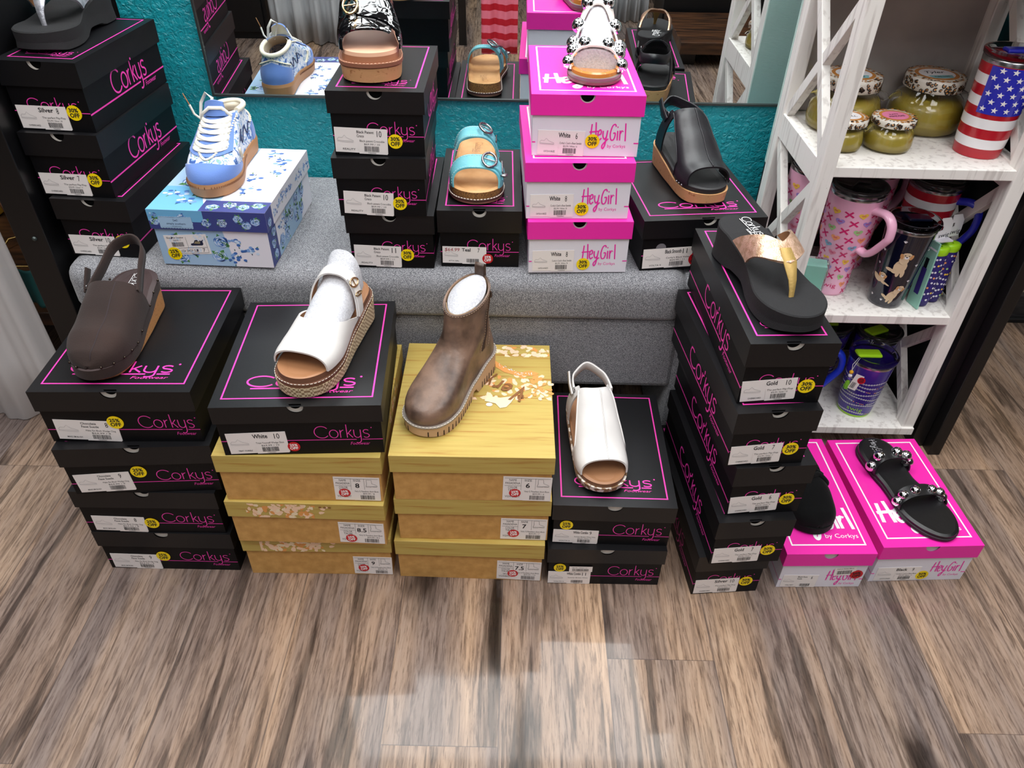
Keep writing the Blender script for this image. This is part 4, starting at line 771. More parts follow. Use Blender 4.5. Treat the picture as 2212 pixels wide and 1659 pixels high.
def foam_roll(mb, L, s0, s1, k, m, inset=.004, zmul=1.0, n=8):
    """filler following the last between two stations"""
    G = [[L(s0 + (s1 - s0) * a / n, t / 20, -inset) for t in range(21)] for a in range(n + 1)]; mb.grid(G, m, True); 
    for row in (G[0], G[-1]): mb.face(row, m)
# ---- flip-flops
def flipflop(T, H, k, label, strapm, postm, mir, logo=True, logo2=True):
    t, ln = shoe(T, H, k, 'flip_flop', label, 'sandal'); up = lambda s: itp([(0, .036), (.3, .033), (.55, .043), (.8, .058), (1, .060)], s); lo = lambda s: itp([(0, .007), (.12, .0), (.42, .0), (.55, .007), (.68, .006), (.75, .0), (1, 0)], s)
    L = Last(ln, .054, [(0, .9), (.25, 1), (.55, .74), (.8, .70), (1, .68)], [(0, .010), (.3, .005), (.6, -.005), (1, .0)], [(a / 20, up(a / 20)) for a in range(21)], [(0, .02), (.3, .040), (.5, .056), (.65, .058), (1, .04)], p=.9, q=.75, ea=.22, eb=.18, mir=mir)
    mb = MB(); sole(mb, L, [(lo, -.002, None), (lambda s: lo(s) + .002, .001, M_FOAM), (lambda s: lo(s) + .4 * (up(s) - lo(s)), -.0005, M_FOAM), (lambda s: up(s) - .002, .0, M_FOAM), (up, -.002, M_FOAM)])
    o = mb.build('sole', t)
    if logo: mb = MB(); f = Fr((-.012 * mir, ln * .44, .0602), (0, -1, -.03), (1, 0, 0)); corkys(mb, f, 0, 0, .062, .016, M_WINK, .02, None, True, .0012); mb.build('printed_logo', o)
    mb = MB(); lin = mat('strap_lining', '#b07a52', .6)
    vs = .30 if logo2 else .25; s0 = lambda q: vs + .22 * abs(2 * q - 1) ** 1.2; s1 = lambda q: vs + .13 + .28 * abs(2 * q - 1) ** 1.15
    band(mb, L, s0, s1, strapm, .02, .98, .001, .004, 8, 40, lin); mb.build('strap', t)
    mb = MB(); p1 = L(vs + .01, .5, .003); p0 = Vector((mir * .010, -ln / 2 + .2 * ln, up(.2) - .004)); mid = (p0 + p1) / 2 + Vector((0, -.004, .004)); pts = [p0, (p0 + mid) / 2 + Vector((0, -.001, .001)), mid, p1, L(vs + .09, .5, .005)]
    mb.strap(pts, (1, 0, 0), [.007, .009, .013, .022, .018], .003, postm); mb.build('toe_post', t)
M_ROSEG = mat('rose_gold_foil', '#e2bfa6', .32, .6, noise=(120, '#c19c7c', .35, .6), bump=(400, .5)); M_GOLDS = mat('gold_suede', '#b99a58', .6, .2, bump=(300, .3)); M_SILV = mat('silver_foil', '#c9cad2', .4, .5, bump=(260, .6), noise=(90, '#9fa1aa', .35, .6))
flipflop((.452, .945), (.372, .945 + .277), 'G10', 'black platform flip-flop with a rose gold strap on the tall box stack', M_ROSEG, M_GOLDS, -1)
flipflop((-.850, 1.372), (-.832, 1.642), 'S8', 'black platform flip-flop with a silver strap on the leftmost bench stack', M_SILV, M_SILV, 1, True, False)
# ---- patent slide
def patent():
    t, ln = shoe((-.257, 1.330), (-.285, 1.584), 'P10a', 'slide_sandal', 'black patent crocodile slide with gold buckle and thick cork platform', 'sandal')
    zt = [(0, .050), (.3, .048), (.6, .062), (1, .080)]; L = Last(ln, .050, [(0, .9), (.25, 1), (.55, .84), (.8, .80), (1, .78)], None, zt, [(0, .024), (.15, .030), (.5, .062), (1, .055)], p=.72, q=.66, ea=.16, eb=.12)
    up = L.top; PCH = mat('peach_footbed', '#e3b394', .45); MID = mat('brown_midsole', '#8a5a44', .5)
    mb = MB(); sole(mb, L, [(lambda s: .004 * (s < .1), .0, None), (.003, .002, M_RUB), (lambda s: up(s) - .024, .004, M_CORKL)]); mb.build('platform', t)
    mb = MB(); sole(mb, L, [(lambda s: up(s) - .024, .003, None), (lambda s: up(s) - .022, .006, MID), (lambda s: up(s) - .016, .006, MID)]); w_ = mb.build('welt', t)
    mb = MB(); stitch(mb, rim(L, .0048, lambda s: up(s) - .0155), PCH); mb.build('stitching', w_)
    mb = MB(); sole(mb, L, [(lambda s: up(s) - .016, .0, None), (lambda s: up(s) - .006, -.001, mat('tan_edge', '#a86f50', .5)), (up, -.002, PCH)], PCH); mb.build('footbed', t)
    CR = mat('black_croco_patent', '#08080b', .06, coat=1, spec=.8); nt, N, Lk = nodes(CR); b = N['Principled BSDF']; tc = N.new('ShaderNodeTexCoord'); vo = N.new('ShaderNodeTexVoronoi'); vo.feature = 'DISTANCE_TO_EDGE'; vo.inputs['Scale'].default_value = 60; bp = N.new('ShaderNodeBump'); bp.inputs['Strength'].default_value = .2; bp.inputs['Distance'].default_value = .0012; rr = N.new('ShaderNodeValToRGB'); rr.color_ramp.elements[1].position = .12; Lk.new(tc.outputs['Object'], vo.inputs['Vector']); Lk.new(vo.outputs['Distance'], rr.inputs[0]); Lk.new(rr.outputs[0], bp.inputs['Height']); Lk.new(bp.outputs[0], b.inputs['Normal']); Lk.new(bp.outputs[0], b.inputs['Coat Normal'])
    mb = MB(); band(mb, L, lambda q: .09 + .03 * math.sin(math.pi * min(1, q * 1.1)) ** .8, lambda q: .50 + .08 * math.sin(math.pi * q), CR, .0, .74, .0008, .003, 10, 40, MID); mb.build('under_strap', t)
    mb = MB(); band(mb, L, lambda q: .30 - .19 * max(0, (q - .40) / .60) ** .8, lambda q: .52 + .20 * q, CR, .0, 1, .004, .003, 10, 40, MID); u_ = mb.build('buckle_strap', t)
    mb = MB(); c = L(.34, .38, .011); buckle(mb, c, L(.34, .48, .011) - c, L(.48, .34, .011) - c, .011, .021, .0024, M_GMET, True)
    for q in (.25, .44, .50): p = L(.45, q, .0078); n_ = (L(.45, q, .012) - p).normalized(); P = [p + n_.orthogonal().normalized() * .0028 * math.cos(a) + n_.cross(n_.orthogonal()).normalized() * .0028 * math.sin(a) for a in [6.283 * k / 12 for k in range(12)]]; mb.tube(P, .0009, M_GMET, 6, closed=True)
    mb.build('buckle', u_)
patent()
# ---- teal two-strap sandal
def teal():
    t, ln = shoe((-.082, 1.330), (-.080, 1.578), 'T', 'two_strap_sandal', 'teal leather two-strap sandal with silver buckles and cork footbed', 'sandal')
    zt = [(0, .024), (.2, .021), (.6, .026), (1, .033)]; L = Last(ln, .049, [(0, .88), (.25, 1), (.55, .80), (.8, .80), (1, .76)], [(0, .006), (.3, .004), (.6, -.003), (1, 0)], zt, [(0, .028), (.2, .034), (.55, .062), (1, .06)], p=.72, q=.7, ea=.2, eb=.14); up = L.top
    TL = mat('teal_leather', '#6fb9c2', .5, noise=(25, '#5aa5b2', .35, .65), bump=(200, .2)); CBD = mat('suede_footbed', '#cfa06c', .7, noise=(25, '#b98852', .3, .65)); DB = mat('brown_sole', '#4a2c26', .5)
    mb = MB(); sole(mb, L, [(lambda s: .005 if s < .06 else 0, .001, None), (.003, .004, mat('tan_outsole', '#9a745c', .6)), (.007, .005, mat('tan_outsole', '#9a745c', .6)), (.0075, .006, DB), (.011, .006, DB)]); w_ = mb.build('outsole', t)
    mb = MB(); stitch(mb, rim(L, .0048, .0115), M_STI, .0009); mb.build('stitching', w_)
    mb = MB(); sole(mb, L, [(.011, .001, None), (lambda s: up(s), .001, M_CORKD), (lambda s: up(s) + .002, -.003, CBD), (lambda s: up(s) - .002, -.010, CBD)], CBD); fb = mb.build('footbed', t)
    mb = MB(); f = Fr((-.004, ln * .42, .0315), (0, -1, -.03), (1, 0, 0)); corkys(mb, f, 0, 0, .05, .012, mat('stamp_brown', '#7a5234', .6), .014, None, True, .001); mb.build('printed_logo', fb)
    for nm, a0, a1 in (('front_strap', .10, .26), ('rear_strap', .43, .59)):
        mb = MB(); band(mb, L, lambda q: a0 + .05 * math.sin(math.pi * q), lambda q: a1 + .05 * math.sin(math.pi * q), TL, .0, 1, .001, .0028, 8, 40, mat('tan_backing', '#b5825a', .6))
        o = mb.build(nm, t); mb = MB(); band(mb, L, lambda q: a0 + .03 + .05 * math.sin(math.pi * q), lambda q: a1 - .01 + .05 * math.sin(math.pi * q), TL, .58, .93, .0045, .0025, 6, 20); mb.build('strap_tab', o)
        mb = MB(); sm = (a0 + a1) / 2 + .05; c = L(sm, .60, .010); buckle(mb, c, L(sm, .68, .010) - c, L(sm + .08, .60, .010) - c, .012, .020, .0024, M_SIL, True)
        c = L(sm, .80, .009); u_ = L(sm, .90, .009) - c; mb.tube([c + (L(sm + .07, .80, .009) - c) * .9, c, c - (L(sm + .07, .80, .009) - c) * .9], .0018, M_SIL, 8); 
        if nm[0] == 'f': mb.ball(c - (L(sm + .07, .80, .009) - c) * .9 + u_ * .5, .008, M_SIL, 12, 8, .4)
        mb.build('buckle', o)
        mb = MB()
        for e in (a0 + .012, a1 - .012): stitch(mb, [L(e + .05 * math.sin(math.pi * q / 40), q / 40, .0042) for q in range(1, 22)], mat('pale_thread', '#cfe4e2', .7), .0005, .003, .002)
        mb.build('stitching', o)
teal()
# ---- studded sandals
def domes(t, L, spots, r, off, m=None):
    for s, q in spots: mb = MB(); mb.ball(L(s, q, off - .004), r, m or M_CHR, 16, 10); mb.build('metal_dome', t)
def wstud():
    t, ln = shoe((.124, 1.369), (.160, 1.615), 'H6', 'studded_sandal', 'white sandal with large chrome domes around its straps and white foam inside', 'sandal')
    zt = [(0, .019), (.3, .017), (1, .022)]; L = Last(ln, .045, [(0, .88), (.25, 1), (.55, .78), (1, .72)], None, zt, [(0, .03), (.25, .038), (.45, .060), (.7, .085), (1, .08)], p=.8, q=.8, ea=.2, eb=.14); up = L.top
    NUD = mat('nude_edge', '#e2b6a4', .5); WN = mat('white_straps', '#efe6df', .45); RS = mat('rosy_sole', '#7a5050', .4)
    mb = MB(); sole(mb, L, [(lambda s: .004 if s < .06 else 0, .001, None), (.003, .004, RS), (.0075, .0045, RS), (.008, .0035, RS), (.014, .0045, mat('grey_sole', '#7d7270', .4))]); mb.build('outsole', t)
    mb = MB(); OR = mat('glossy_tan', '#c9803a', .25, coat=.5); sole(mb, L, [(.013, .0, None), (lambda s: up(s) + .001, -.001, OR), (lambda s: up(s) + .003, -.006, OR), (lambda s: up(s), -.014, OR)], OR); mb.build('footbed', t)
    mb = MB(); band(mb, L, lambda q: .12 + .05 * math.sin(math.pi * q) ** .9, lambda q: .24 + .05 * math.sin(math.pi * q), WN, 0, 1, .001, .003, 8, 40, NUD); mb.build('toe_strap', t)
    mb = MB(); band(mb, L, lambda q: .24 + .38 * math.sin(math.pi * q) ** 1.3, lambda q: .42 + .32 * math.sin(math.pi * q), WN, 0, 1, .001, .003, 8, 40, NUD); mb.build('ankle_strap', t)
    mb = MB(); foam_roll(mb, L, .17, .68, 0, M_PE, .003); mb.build('foam_insert', t)
    domes(t, L, [(.17, .05), (.20, .2), (.22, .39), (.22, .61), (.20, .80), (.17, .95)], .0120, .008)
    domes(t, L, [(.42, .10), (.53, .21), (.65, .36), (.66, .62), (.54, .79), (.42, .91)], .0135, .008)
wstud()
def bstud():
    t, ln = shoe((.832, .957), (.786, .957 + .272), 'HG9', 'studded_sandal', 'flat black slide with two straps of chrome domes on the rightmost pink box', 'sandal')
    zt = [(0, .014), (.3, .012), (1, .018)]; BL = mat('black_soft_leather', '#121214', .4, bump=(120, .1)); L = Last(ln, .049, [(0, .86), (.26, 1), (.55, .70), (.8, .80), (1, .78)], [(0, .012), (.3, .006), (.6, -.006), (1, -.002)], zt, [(0, .016), (.3, .024), (.6, .030), (1, .03)], p=.8, q=.8, ea=.24, eb=.16); up = L.top
    mb = MB(); sole(mb, L, [(lambda s: .003 if s < .06 else 0, .0, None), (.003, .003, M_RUB), (.008, .003, M_RUB), (.0085, .0015, M_RUB), (lambda s: up(s), .001, BL), (lambda s: up(s) + .003, -.004, BL), (lambda s: up(s) + .0025, -.012, BL)], BL); so = mb.build('sole', t)
    mb = MB(); f = Fr((-.010, ln * .465, .0208), (0, -1, 0), (1, 0, 0)); heygirl(mb, f, 0, 0, .050, .014, mat('silver_stamp', '#b9b9bd', .4), None, .02, .0012); mb.build('printed_logo', so)
    for nm, a0, a1 in (('front_strap', .28, .38), ('rear_strap', .63, .73)):
        mb = MB(); band(mb, L, lambda q: a0 + .03 * math.sin(math.pi * q), lambda q: a1 + .03 * math.sin(math.pi * q), BL, 0, 1, .001, .003); mb.build(nm, t)
    domes(t, L, [(.34, .06), (.35, .24), (.36, .44), (.355, .63), (.345, .80), (.335, .94)], .0105, .007); domes(t, L, [(.69, .05), (.71, .30), (.715, .56), (.70, .76), (.69, .94)], .012, .008)
bstud()
# ---- wedge sandals with a wide upper and a sling strap
def sling(T, H, k, name, label, up_, cols, ln_h, mirr=1, cork_side=True, wedge=.045, toe=.02, clog=False):
    t, ln = shoe(T, H, k, name, label, 'clog' if clog else 'sandal'); UP, LIN, BED, BED2, SOLE = cols
    zt = [(0, toe + .008), (.3, toe + .006), (.6, (toe + wedge) / 2 + .006), (.85, wedge), (1, wedge + .004)]
    hh = [(0, .002), (.05, .024), (.2, .042), (.45, .056), (.62, .060), (1, .055)] if clog else [(0, .02), (.2, .032), (.45, .066), (.62, .088), (1, .08)]
    L = Last(ln, .046, [(0, .9), (.26, 1), (.55, .95), (.8, .86), (1, .76)] if not clog else [(0, .94), (.3, 1), (.55, .94), (.8, .84), (1, .76)], [(0, .004), (.3, .003), (1, 0)], zt, hh, p=.60 if clog else .78, q=.62 if clog else .75, ea=.24 if clog else .2, eb=.15, mir=mirr); upf = L.top
    mb = MB(); sole(mb, L, [(lambda s: .005 * max(0, 1 - s / .08), -.001, None), (lambda s: .003 + .005 * max(0, 1 - s / .08), .001, M_RUB if not clog else mat('tan_edge2', '#a5764a', .5)), (lambda s: upf(s) - .010, .003, SOLE)], SOLE); mb.build('wedge', t)
    kz = .020 if clog else .010; kg = .0035 if clog else .0
    mb = MB(); sole(mb, L, [(lambda s: upf(s) - kz, kg, None), (lambda s: upf(s) - .001, kg, BED2), (lambda s: upf(s) + .001, -.004, BED), (lambda s: upf(s) - .0015, -.012, BED)], BED); fb = mb.build('footbed', t)
    if not clog or True:
        mb = MB(); f = Fr((-.002, ln * .44, wedge + .0035), (0, -1, -.08), (1, 0, 0)); corkys(mb, f, 0, 0, .055, .014, M_WINK if clog else mat('stamp_brown', '#7a5234', .6) if name[0] == 'w' and UP is M_WL else M_RUB, .016, None, True, .0015); mb.build('printed_logo', fb)
    mb = MB(); sg = lambda q: math.sin(math.pi * q)
    if clog:
        s0 = lambda q: .0; s1 = lambda q: .56 + .06 * abs(2 * q - 1) ** 2; band(mb, L, s0, s1, UP, -.02, 1.02, .002, .003, 26, 40, LIN)
    else:
        s0 = lambda q: .11 + .02 * sg(q) ** .9; cut = lambda q: min(max((min(q, 1 - q) - .12) / .19, 0), 1); s1 = lambda q: .33 + .37 * (cut(q) ** 1.3) - .07 * (sg(q) ** 8)
        band(mb, L, s0, s1, UP, 0, 1, .001, .003, 20, 60, LIN)
    u_ = mb.build('upper', t)
    mb = MB(); cs = [L(a, .53, .0046) for a in [(.02 if clog else .135) + (.53 if clog else .48) * j / 24 for j in range(25)]]; mb.tube(cs, .0013, UP if not clog else mat('clog_seam', '#2c2022', .8), 6); mb.build('centre_seam', u_)
    if not clog:
        for s_, a in (('l', 0), ('r', 1)):
            mb = MB(); q0, q1 = (0, .32) if a == 0 else (.68, 1); band(mb, L, lambda q: .68 - .05 * (min(q, 1 - q) / .32), lambda q: .84 - .12 * (min(q, 1 - q) / .32), UP, q0, q1, .0012, .003, 6, 14, LIN); mb.build('side_strap', t)
            mb = MB(); mb.tube([L(.33 + .37 * (min(max((v - .12) / .19, 0), 1)) ** 1.3 - .004, v if a == 0 else 1 - v, .0045) for v in [.0 + .30 * j / 20 for j in range(21)]], .0013, UP, 6); mb.build('piping', u_)
    # sling strap round the heel
    if clog: A, B = L(.57, .14, .003), L(.57, .86, .003); zt_ = upf(1) + .055; e = .03
    else: A, B = L(.70, .22, .003), L(.70, .78, .003); zt_ = upf(1) + .060; e = .0
    hw = .030; Y = ln / 2; ctrl = [A, Vector((-hw - .004, A.y + (Y - A.y) * .45, A.z + (zt_ - A.z) * .5)), Vector((-hw * .85, Y - .018, zt_)), Vector((0, Y + .002, zt_ + .006)), Vector((hw * .85, Y - .018, zt_)), Vector((hw + .004, B.y + (Y - B.y) * .45, B.z + (zt_ - B.z) * .5)), B]
    P = []
    for i in range(len(ctrl) - 1):
        p0 = ctrl[max(i - 1, 0)]; p1 = ctrl[i]; p2 = ctrl[i + 1]; p3 = ctrl[min(i + 2, len(ctrl) - 1)]
        for j in range(7): u = j / 7; P.append(.5 * ((2 * p1) + (-p0 + p2) * u + (2 * p0 - 5 * p1 + 4 * p2 - p3) * u * u + (-p0 + 3 * p1 - 3 * p2 + p3) * u ** 3))
    P.append(B); mb = MB(); mb.strap(P, (0, -.25, 1), .022, .0035, UP); st = mb.build('heel_strap', t)
    mb = MB(); buckle(mb, A + Vector((-.001, .004, .004)), (0, 1, .4), (0, -.4, 1), .004, .010, .0012, M_SIL); mb.build('ring', st)
    mb = MB(); mb.strap([A + Vector((-.005, .0, -.002)), A + Vector((-.008, .018, .012)), A + Vector((-.008, .034, .028))], (0, -.4, 1), .016, .003, UP); mb.build('strap_tab', st)
    if clog:
        pass
        for s in (.012, .06, .13, .21, .30, .40, .62, .74, .86):
            for q in (0, 1): p = L(s, q, .006); mb = MB(); mb.ball((p.x, p.y, p.z + .002), .0022, mat('dark_stud', '#4a4038', .3, .9), 8, 6); mb.build('stud', t)
    elif UP is not M_WL:
        for s in (.16, .20, .24):
            for q in (0, 1): p = L(s, q, .005); mb = MB(); mb.ball((p.x, p.y, p.z - .004), .0022, M_SIL, 8, 6); mb.build('stud', t)
    return t, L
M_BLL = mat('black_leather', '#141318', .38, bump=(90, .15)); M_BKB = mat('black_footbed', '#1c1c1e', .6)
sling((.374, 1.368), (.322, 1.610), 'B11', 'wedge_sandal', 'black leather wedge sandal with heel strap and cork sole at the bench end', 0, (M_BLL, M_RUB, M_BKB, M_RUB, M_CORKL), 0, wedge=.052, toe=.028)
M_CRK = mat('crackled_cork', '#8d6d4e', .7, noise=(90, '#efe8dc', .46, .51), bump=(90, .6)); sling((.172, .960), (.148, 1.204), 'WC9', 'wedge_sandal', 'white leather wedge sandal with heel strap on the black box beside the ankle boot', 0, (M_WL, M_TAN, M_TAN2, mat('brown_edge', '#7a5238', .5), M_CRK), 0, wedge=.040, toe=.020)
M_SUE = mat('chocolate_suede', '#33231e', .95, noise=(14, '#261a17', .3, .7), bump=(500, .25), sheen=.06); sling((-.694, .966), (-.694, 1.222), 'C8a', 'suede_clog', 'dark brown suede clog with heel strap, studs and a cork wedge', 0, (M_SUE, M_RUB, mat('brown_footbed', '#3c2c2c', .6), M_SUE, M_CORK), 0, wedge=.062, toe=.020, clog=True)
# ---- white platform sandal
def wplat():
    t, ln = shoe((-.357, .947), (-.290, 1.212), 'W10', 'platform_sandal', 'white platform sandal with gold buckle, foam roll and woven sole', 'sandal')
    zt = [(0, .040), (.3, .038), (.6, .052), (1, .066)]; L = Last(ln, .050, [(0, .9), (.26, 1), (.55, .82), (.8, .74), (1, .70)], [(0, .004), (.3, .004), (1, 0)], zt, [(0, .02), (.2, .030), (.42, .048), (.6, .066), (.75, .072), (1, .07)], p=.78, q=.78, ea=.2, eb=.15); up = L.top
    ROPE = mat('woven_jute', '#cdb794', .8); nt, N, Lk = nodes(ROPE); b = N['Principled BSDF']; tc = N.new('ShaderNodeTexCoord'); ck = N.new('ShaderNodeTexChecker'); ck.inputs['Scale'].default_value = 230; ck.inputs[1].default_value = srgb('#d9c7a4'); ck.inputs[2].default_value = srgb('#8f7658'); Lk.new(tc.outputs['Object'], ck.inputs['Vector']); Lk.new(ck.outputs[0], b.inputs['Base Color']); bp = N.new('ShaderNodeBump'); bp.inputs['Distance'].default_value = .002; bp.inputs['Strength'].default_value = .6; Lk.new(ck.outputs[1], bp.inputs['Height']); Lk.new(bp.outputs[0], b.inputs['Normal'])
    BR = mat('brown_midsole2', '#6b4633', .5)
    mb = MB(); sole(mb, L, [(lambda s: .004 if s < .05 else 0, .0, None), (.003, .003, mat('dark_outsole', '#3a2a26', .6)), (lambda s: up(s) - .018, .004, ROPE)]); mb.build('platform', t)
    mb = MB(); sole(mb, L, [(lambda s: up(s) - .018, .003, None), (lambda s: up(s) - .011, .003, BR), (lambda s: up(s) - .0105, .000, BR), (lambda s: up(s) - .001, -.001, BR), (up, -.004, M_TAN), (lambda s: up(s) - .002, -.014, M_TAN)], M_TAN); w_ = mb.build('footbed', t)
    mb = MB(); stitch(mb, rim(L, .0035, lambda s: up(s) - .0105)); mb.build('stitching', w_)
    sg = lambda q: math.sin(math.pi * q); mb = MB(); band(mb, L, lambda q: .12 + .0 * sg(q) ** .9, lambda q: .66 - .30 * sg(q) ** .55, M_WL, 0, 1, .001, .003, 16, 48, M_TAN); mb.build('vamp', t)
    mb = MB(); band(mb, L, lambda q: .60 + .07 * sg(q), lambda q: .67 + .075 * sg(q), M_WL, .02, .98, .003, .003, 4, 40, M_TAN); st = mb.build('ankle_strap', t)
    mb = MB(); band(mb, L, lambda q: .60 + .07 * sg(q), lambda q: .67 + .075 * sg(q), M_WL, .66, .98, .0065, .003, 4, 20, M_TAN); mb.build('strap_tab', st)
    mb = MB(); c = L(.675, .74, .011); buckle(mb, c, L(.67, .80, .011) - c, L(.72, .73, .011) - c, .007, .012, .0016, M_GMET); c = L(.66, .84, .011); buckle(mb, c, L(.655, .87, .011) - c, L(.70, .84, .011) - c, .003, .011, .0012, M_GMET); mb.build('buckle', st)
    L2 = Last(ln, .043, [(0, .9), (.3, .95), (.6, .92), (.9, .80)], L.c, zt, [(0, .02), (.30, .034), (.45, .044), (.6, .055), (.68, .060), (.76, .078), (.88, .102), (1, .106)], p=.8, q=.62, ea=.01, eb=.01); mb = MB(); G = [[L2(.33 + .50 * a / 12, .04 + .92 * q / 24, -.0015) for q in range(25)] for a in range(13)]; mb.grid(G, M_PE); mb.face(G[0], M_PE); mb.face(G[-1][::-1], M_PE); mb.build('foam_insert', t)
wplat()
# ---- velvet slide, mostly behind the black stack
t, ln = shoe((.592, .972), (.570, 1.222), 'HG6', 'velvet_slide', 'black velvet slide on the pink box, half hidden by the tall black stack', 'sandal')
M_VEL = mat('black_velvet', '#070708', .9, sheen=.08, spec=.15, bump=(60, .8)); L = Last(ln, .045, None, None, [(0, .018), (1, .026)], [(0, .003), (.06, .022), (.3, .042), (.6, .055), (1, .05)], p=.75, q=.8); mb = MB(); sole(mb, L, [(0, .0, None), (.003, .003, M_RUB), (L.top, .003, M_VEL)], M_VEL); mb.build('sole', t)
mb = MB(); band(mb, L, .0, lambda q: .52, M_VEL, 0, 1, .001, .004, 20, 30); u_ = mb.build('upper', t); mb = MB()
for a in (.36, .41, .46, .51): mb.tube([L(a + .015 * math.sin(q * .8 + a * 40), q / 24, .007) for q in range(25)], .005, M_VEL, 8)
mb.build('ruching', u_)
# ---- lofted shoes: rings (yf, yb, halfwidth, zf, zb, roundness)
class Loft:
    def __init__(s, lv, foot): s.lv = lv; s.ft = foot
    def __call__(s, v, ph, off=0):
        n = len(s.lv) - 1; x = min(max(v, 0), 1) * n; i = min(int(x), n - 1); k = x - i; k_ = k
        P = [s.lv[max(i - 1, 0)], s.lv[i], s.lv[i + 1], s.lv[min(i + 2, n)]]; q = [.5 * (2 * P[1][j] + (P[2][j] - P[0][j]) * k + (2 * P[0][j] - 5 * P[1][j] + 4 * P[2][j] - P[3][j]) * k * k + (3 * P[1][j] - P[0][j] - 3 * P[2][j] + P[3][j]) * k ** 3) for j in range(6)]
        yf, yb, hw, zf, zb, rd = q; sy = (1 - math.cos(ph)) / 2; fp = s.ft.hw(min(max(sy, 0), 1)) / s.ft.w; el = math.sqrt(max(0, 1 - (2 * sy - 1) ** 2)); w_ = hw * (fp * (1 - rd) + el * rd)
        yc = (yf + yb) / 2; y = yf - off + (yb - yf + 2 * off) * sy; return Vector(((w_ + off * (1 if el > 0 else 0) * min(1, el * 1.4)) * (1 if math.sin(ph) >= 0 else -1) * (1 if el > 1e-6 else 0) + s.ft.mir * itp(s.ft.c, sy) * (1 - rd), y, zf + (zb - zf) * sy))
    def mesh(s, mb, m, v0=0, v1=1, off=0, nv=26, n=56, flip=False): mb.grid([[s(v0 + (v1 - v0) * a / nv, 2 * math.pi * b / n, off) for b in range(n)] for a in range(nv + 1)], m, True, False, True, flip=flip)
def lpatch(mb, S, v0, v1, p0, p1, m, off=.0005, th=.002, nu=10, nv=24, shape=None):
    def q(a, b): return (v0 + (v1 - v0) * a if shape is None else shape(a, b)[0], p0 + (p1 - p0) * b if shape is None else shape(a, b)[1])
    patch_(mb, S, q, nu, nv, off, th, m)
def boot():
    t, ln = shoe((-.160, .976), (-.056, 1.206), 'V6', 'ankle_boot', 'brown distressed leather ankle boot with lugged tan sole and side zipper', 'boot')
    ft = Last(ln, .046, [(0, .9), (.26, 1), (.55, .80), (.8, .76), (1, .74)], [(0, .004), (.3, .003), (1, 0)], ea=.2, eb=.16, mir=-1); h = ln / 2; up = lambda s: itp([(0, .026), (.3, .026), (.55, .036), (.75, .046), (1, .048)], s)
    M_BT = mat('distressed_brown_leather', '#7d6353', .38, noise=(22, '#3f3029', .36, .62), bump=(150, .25)); M_LUG = mat('tan_lug_sole', '#c2a182', .6); WLT = mat('grey_welt', '#8f857c', .5)
    mb = MB(); sole(mb, ft, [(lambda s: .004 * max(0, 1 - s / .1) + (.014 if .50 < s < .60 else 0), .002, None), (lambda s: up(s) - .004, .003, M_LUG)], M_LUG); GRV = mat('tread_groove', '#2c2018', .8)
    for side in (-1, 1):
        for k in range(26):
            s = .02 + .96 * k / 25
            if .49 < s < .64: continue
            x, y = ft.out(s, side, .002); x2, y2 = ft.out(s, side, -.016); d = .0011; z0 = .004 * max(0, 1 - s / .1); x, y = ft.out(s, side, .0022)
            xa, ya = ft.out(min(s + .004, 1), side, .0022); xb, yb = ft.out(max(s - .004, 0), side, .0022); tg_ = Vector((xa - xb, ya - yb, 0)).normalized(); nrm = Vector((tg_.y, -tg_.x, 0)) * (1 if side > 0 else -1); tg_ = tg_ * (1 if side > 0 else 1); T_ = Matrix((tg_, nrm, Vector((0, 0, 1)))).transposed().to_4x4(); mb.box(-d, d, -.006, .0004, z0 + .0008, .0145, GRV, Matrix.Translation((x, y, 0)) @ T_)
    mb.build('lug_sole', t)
    mb = MB(); sole(mb, ft, [(lambda s: up(s) - .004, .002, None), (lambda s: up(s) - .003, .0045, WLT), (lambda s: up(s) - .001, .0045, WLT), (lambda s: up(s), .001, WLT)], WLT); w_ = mb.build('welt', t); mb = MB(); stitch(mb, rim(ft, .0042, lambda s: up(s) + .0002)); mb.build('stitching', w_)
    lv = [(-h + .001, h - .002, .0455, .021, .043, 0), (-h - .001, h, .0465, .036, .056, 0), (-h + .005, h - .002, .0455, .051, .070, 0), (-h + .022, h - .006, .0435, .062, .085, .1), (-h + .052, h - .010, .0405, .076, .102, .35), (-h + .086, h - .012, .038, .094, .120, .7), (-h + .114, h - .015, .034, .118, .142, .9), (-h + .126, h - .014, .0345, .150, .166, 1), (-h + .129, h - .012, .036, .168, .186, 1), (-h + .131, h - .011, .037, .176, .202, 1)]
    S = Loft(lv, ft); mb = MB(); S.mesh(mb, M_BT, 0, 1, 0, 40, 64); S.mesh(mb, mat('boot_lining', '#9a7d62', .8), .86, 1, -.003, 6, 64, True)
    mb.grid([[S(1, 2 * math.pi * b / 64, 0) for b in range(64)], [S(1, 2 * math.pi * b / 64, -.003) for b in range(64)]], M_BT, True, False, True); mb.build('upper', t)
    mb = MB(); zp = mat('zip_tape', '#3a2a24', .8); lpatch(mb, S, .35, .985, math.pi * .62, math.pi * .66, zp, .0003, .001, 20, 2); mb.tube([S(.36 + .61 * k / 30, math.pi * .64, .0016) for k in range(31)], .0012, mat('zip_teeth', '#6b5444', .4, .6), 6); mb.tube([S(.95, math.pi * .64, .003), S(.88, math.pi * .64, .004)], .0022, M_SIL, 6); mb.build('zipper', t)
    mb = MB()
    for e in (.60, .68): stitch(mb, [S(.36 + .6 * k / 30, math.pi * e, .0006) for k in range(31)], mat('tan_thread', '#a08670', .7), .0005, .003, .002)
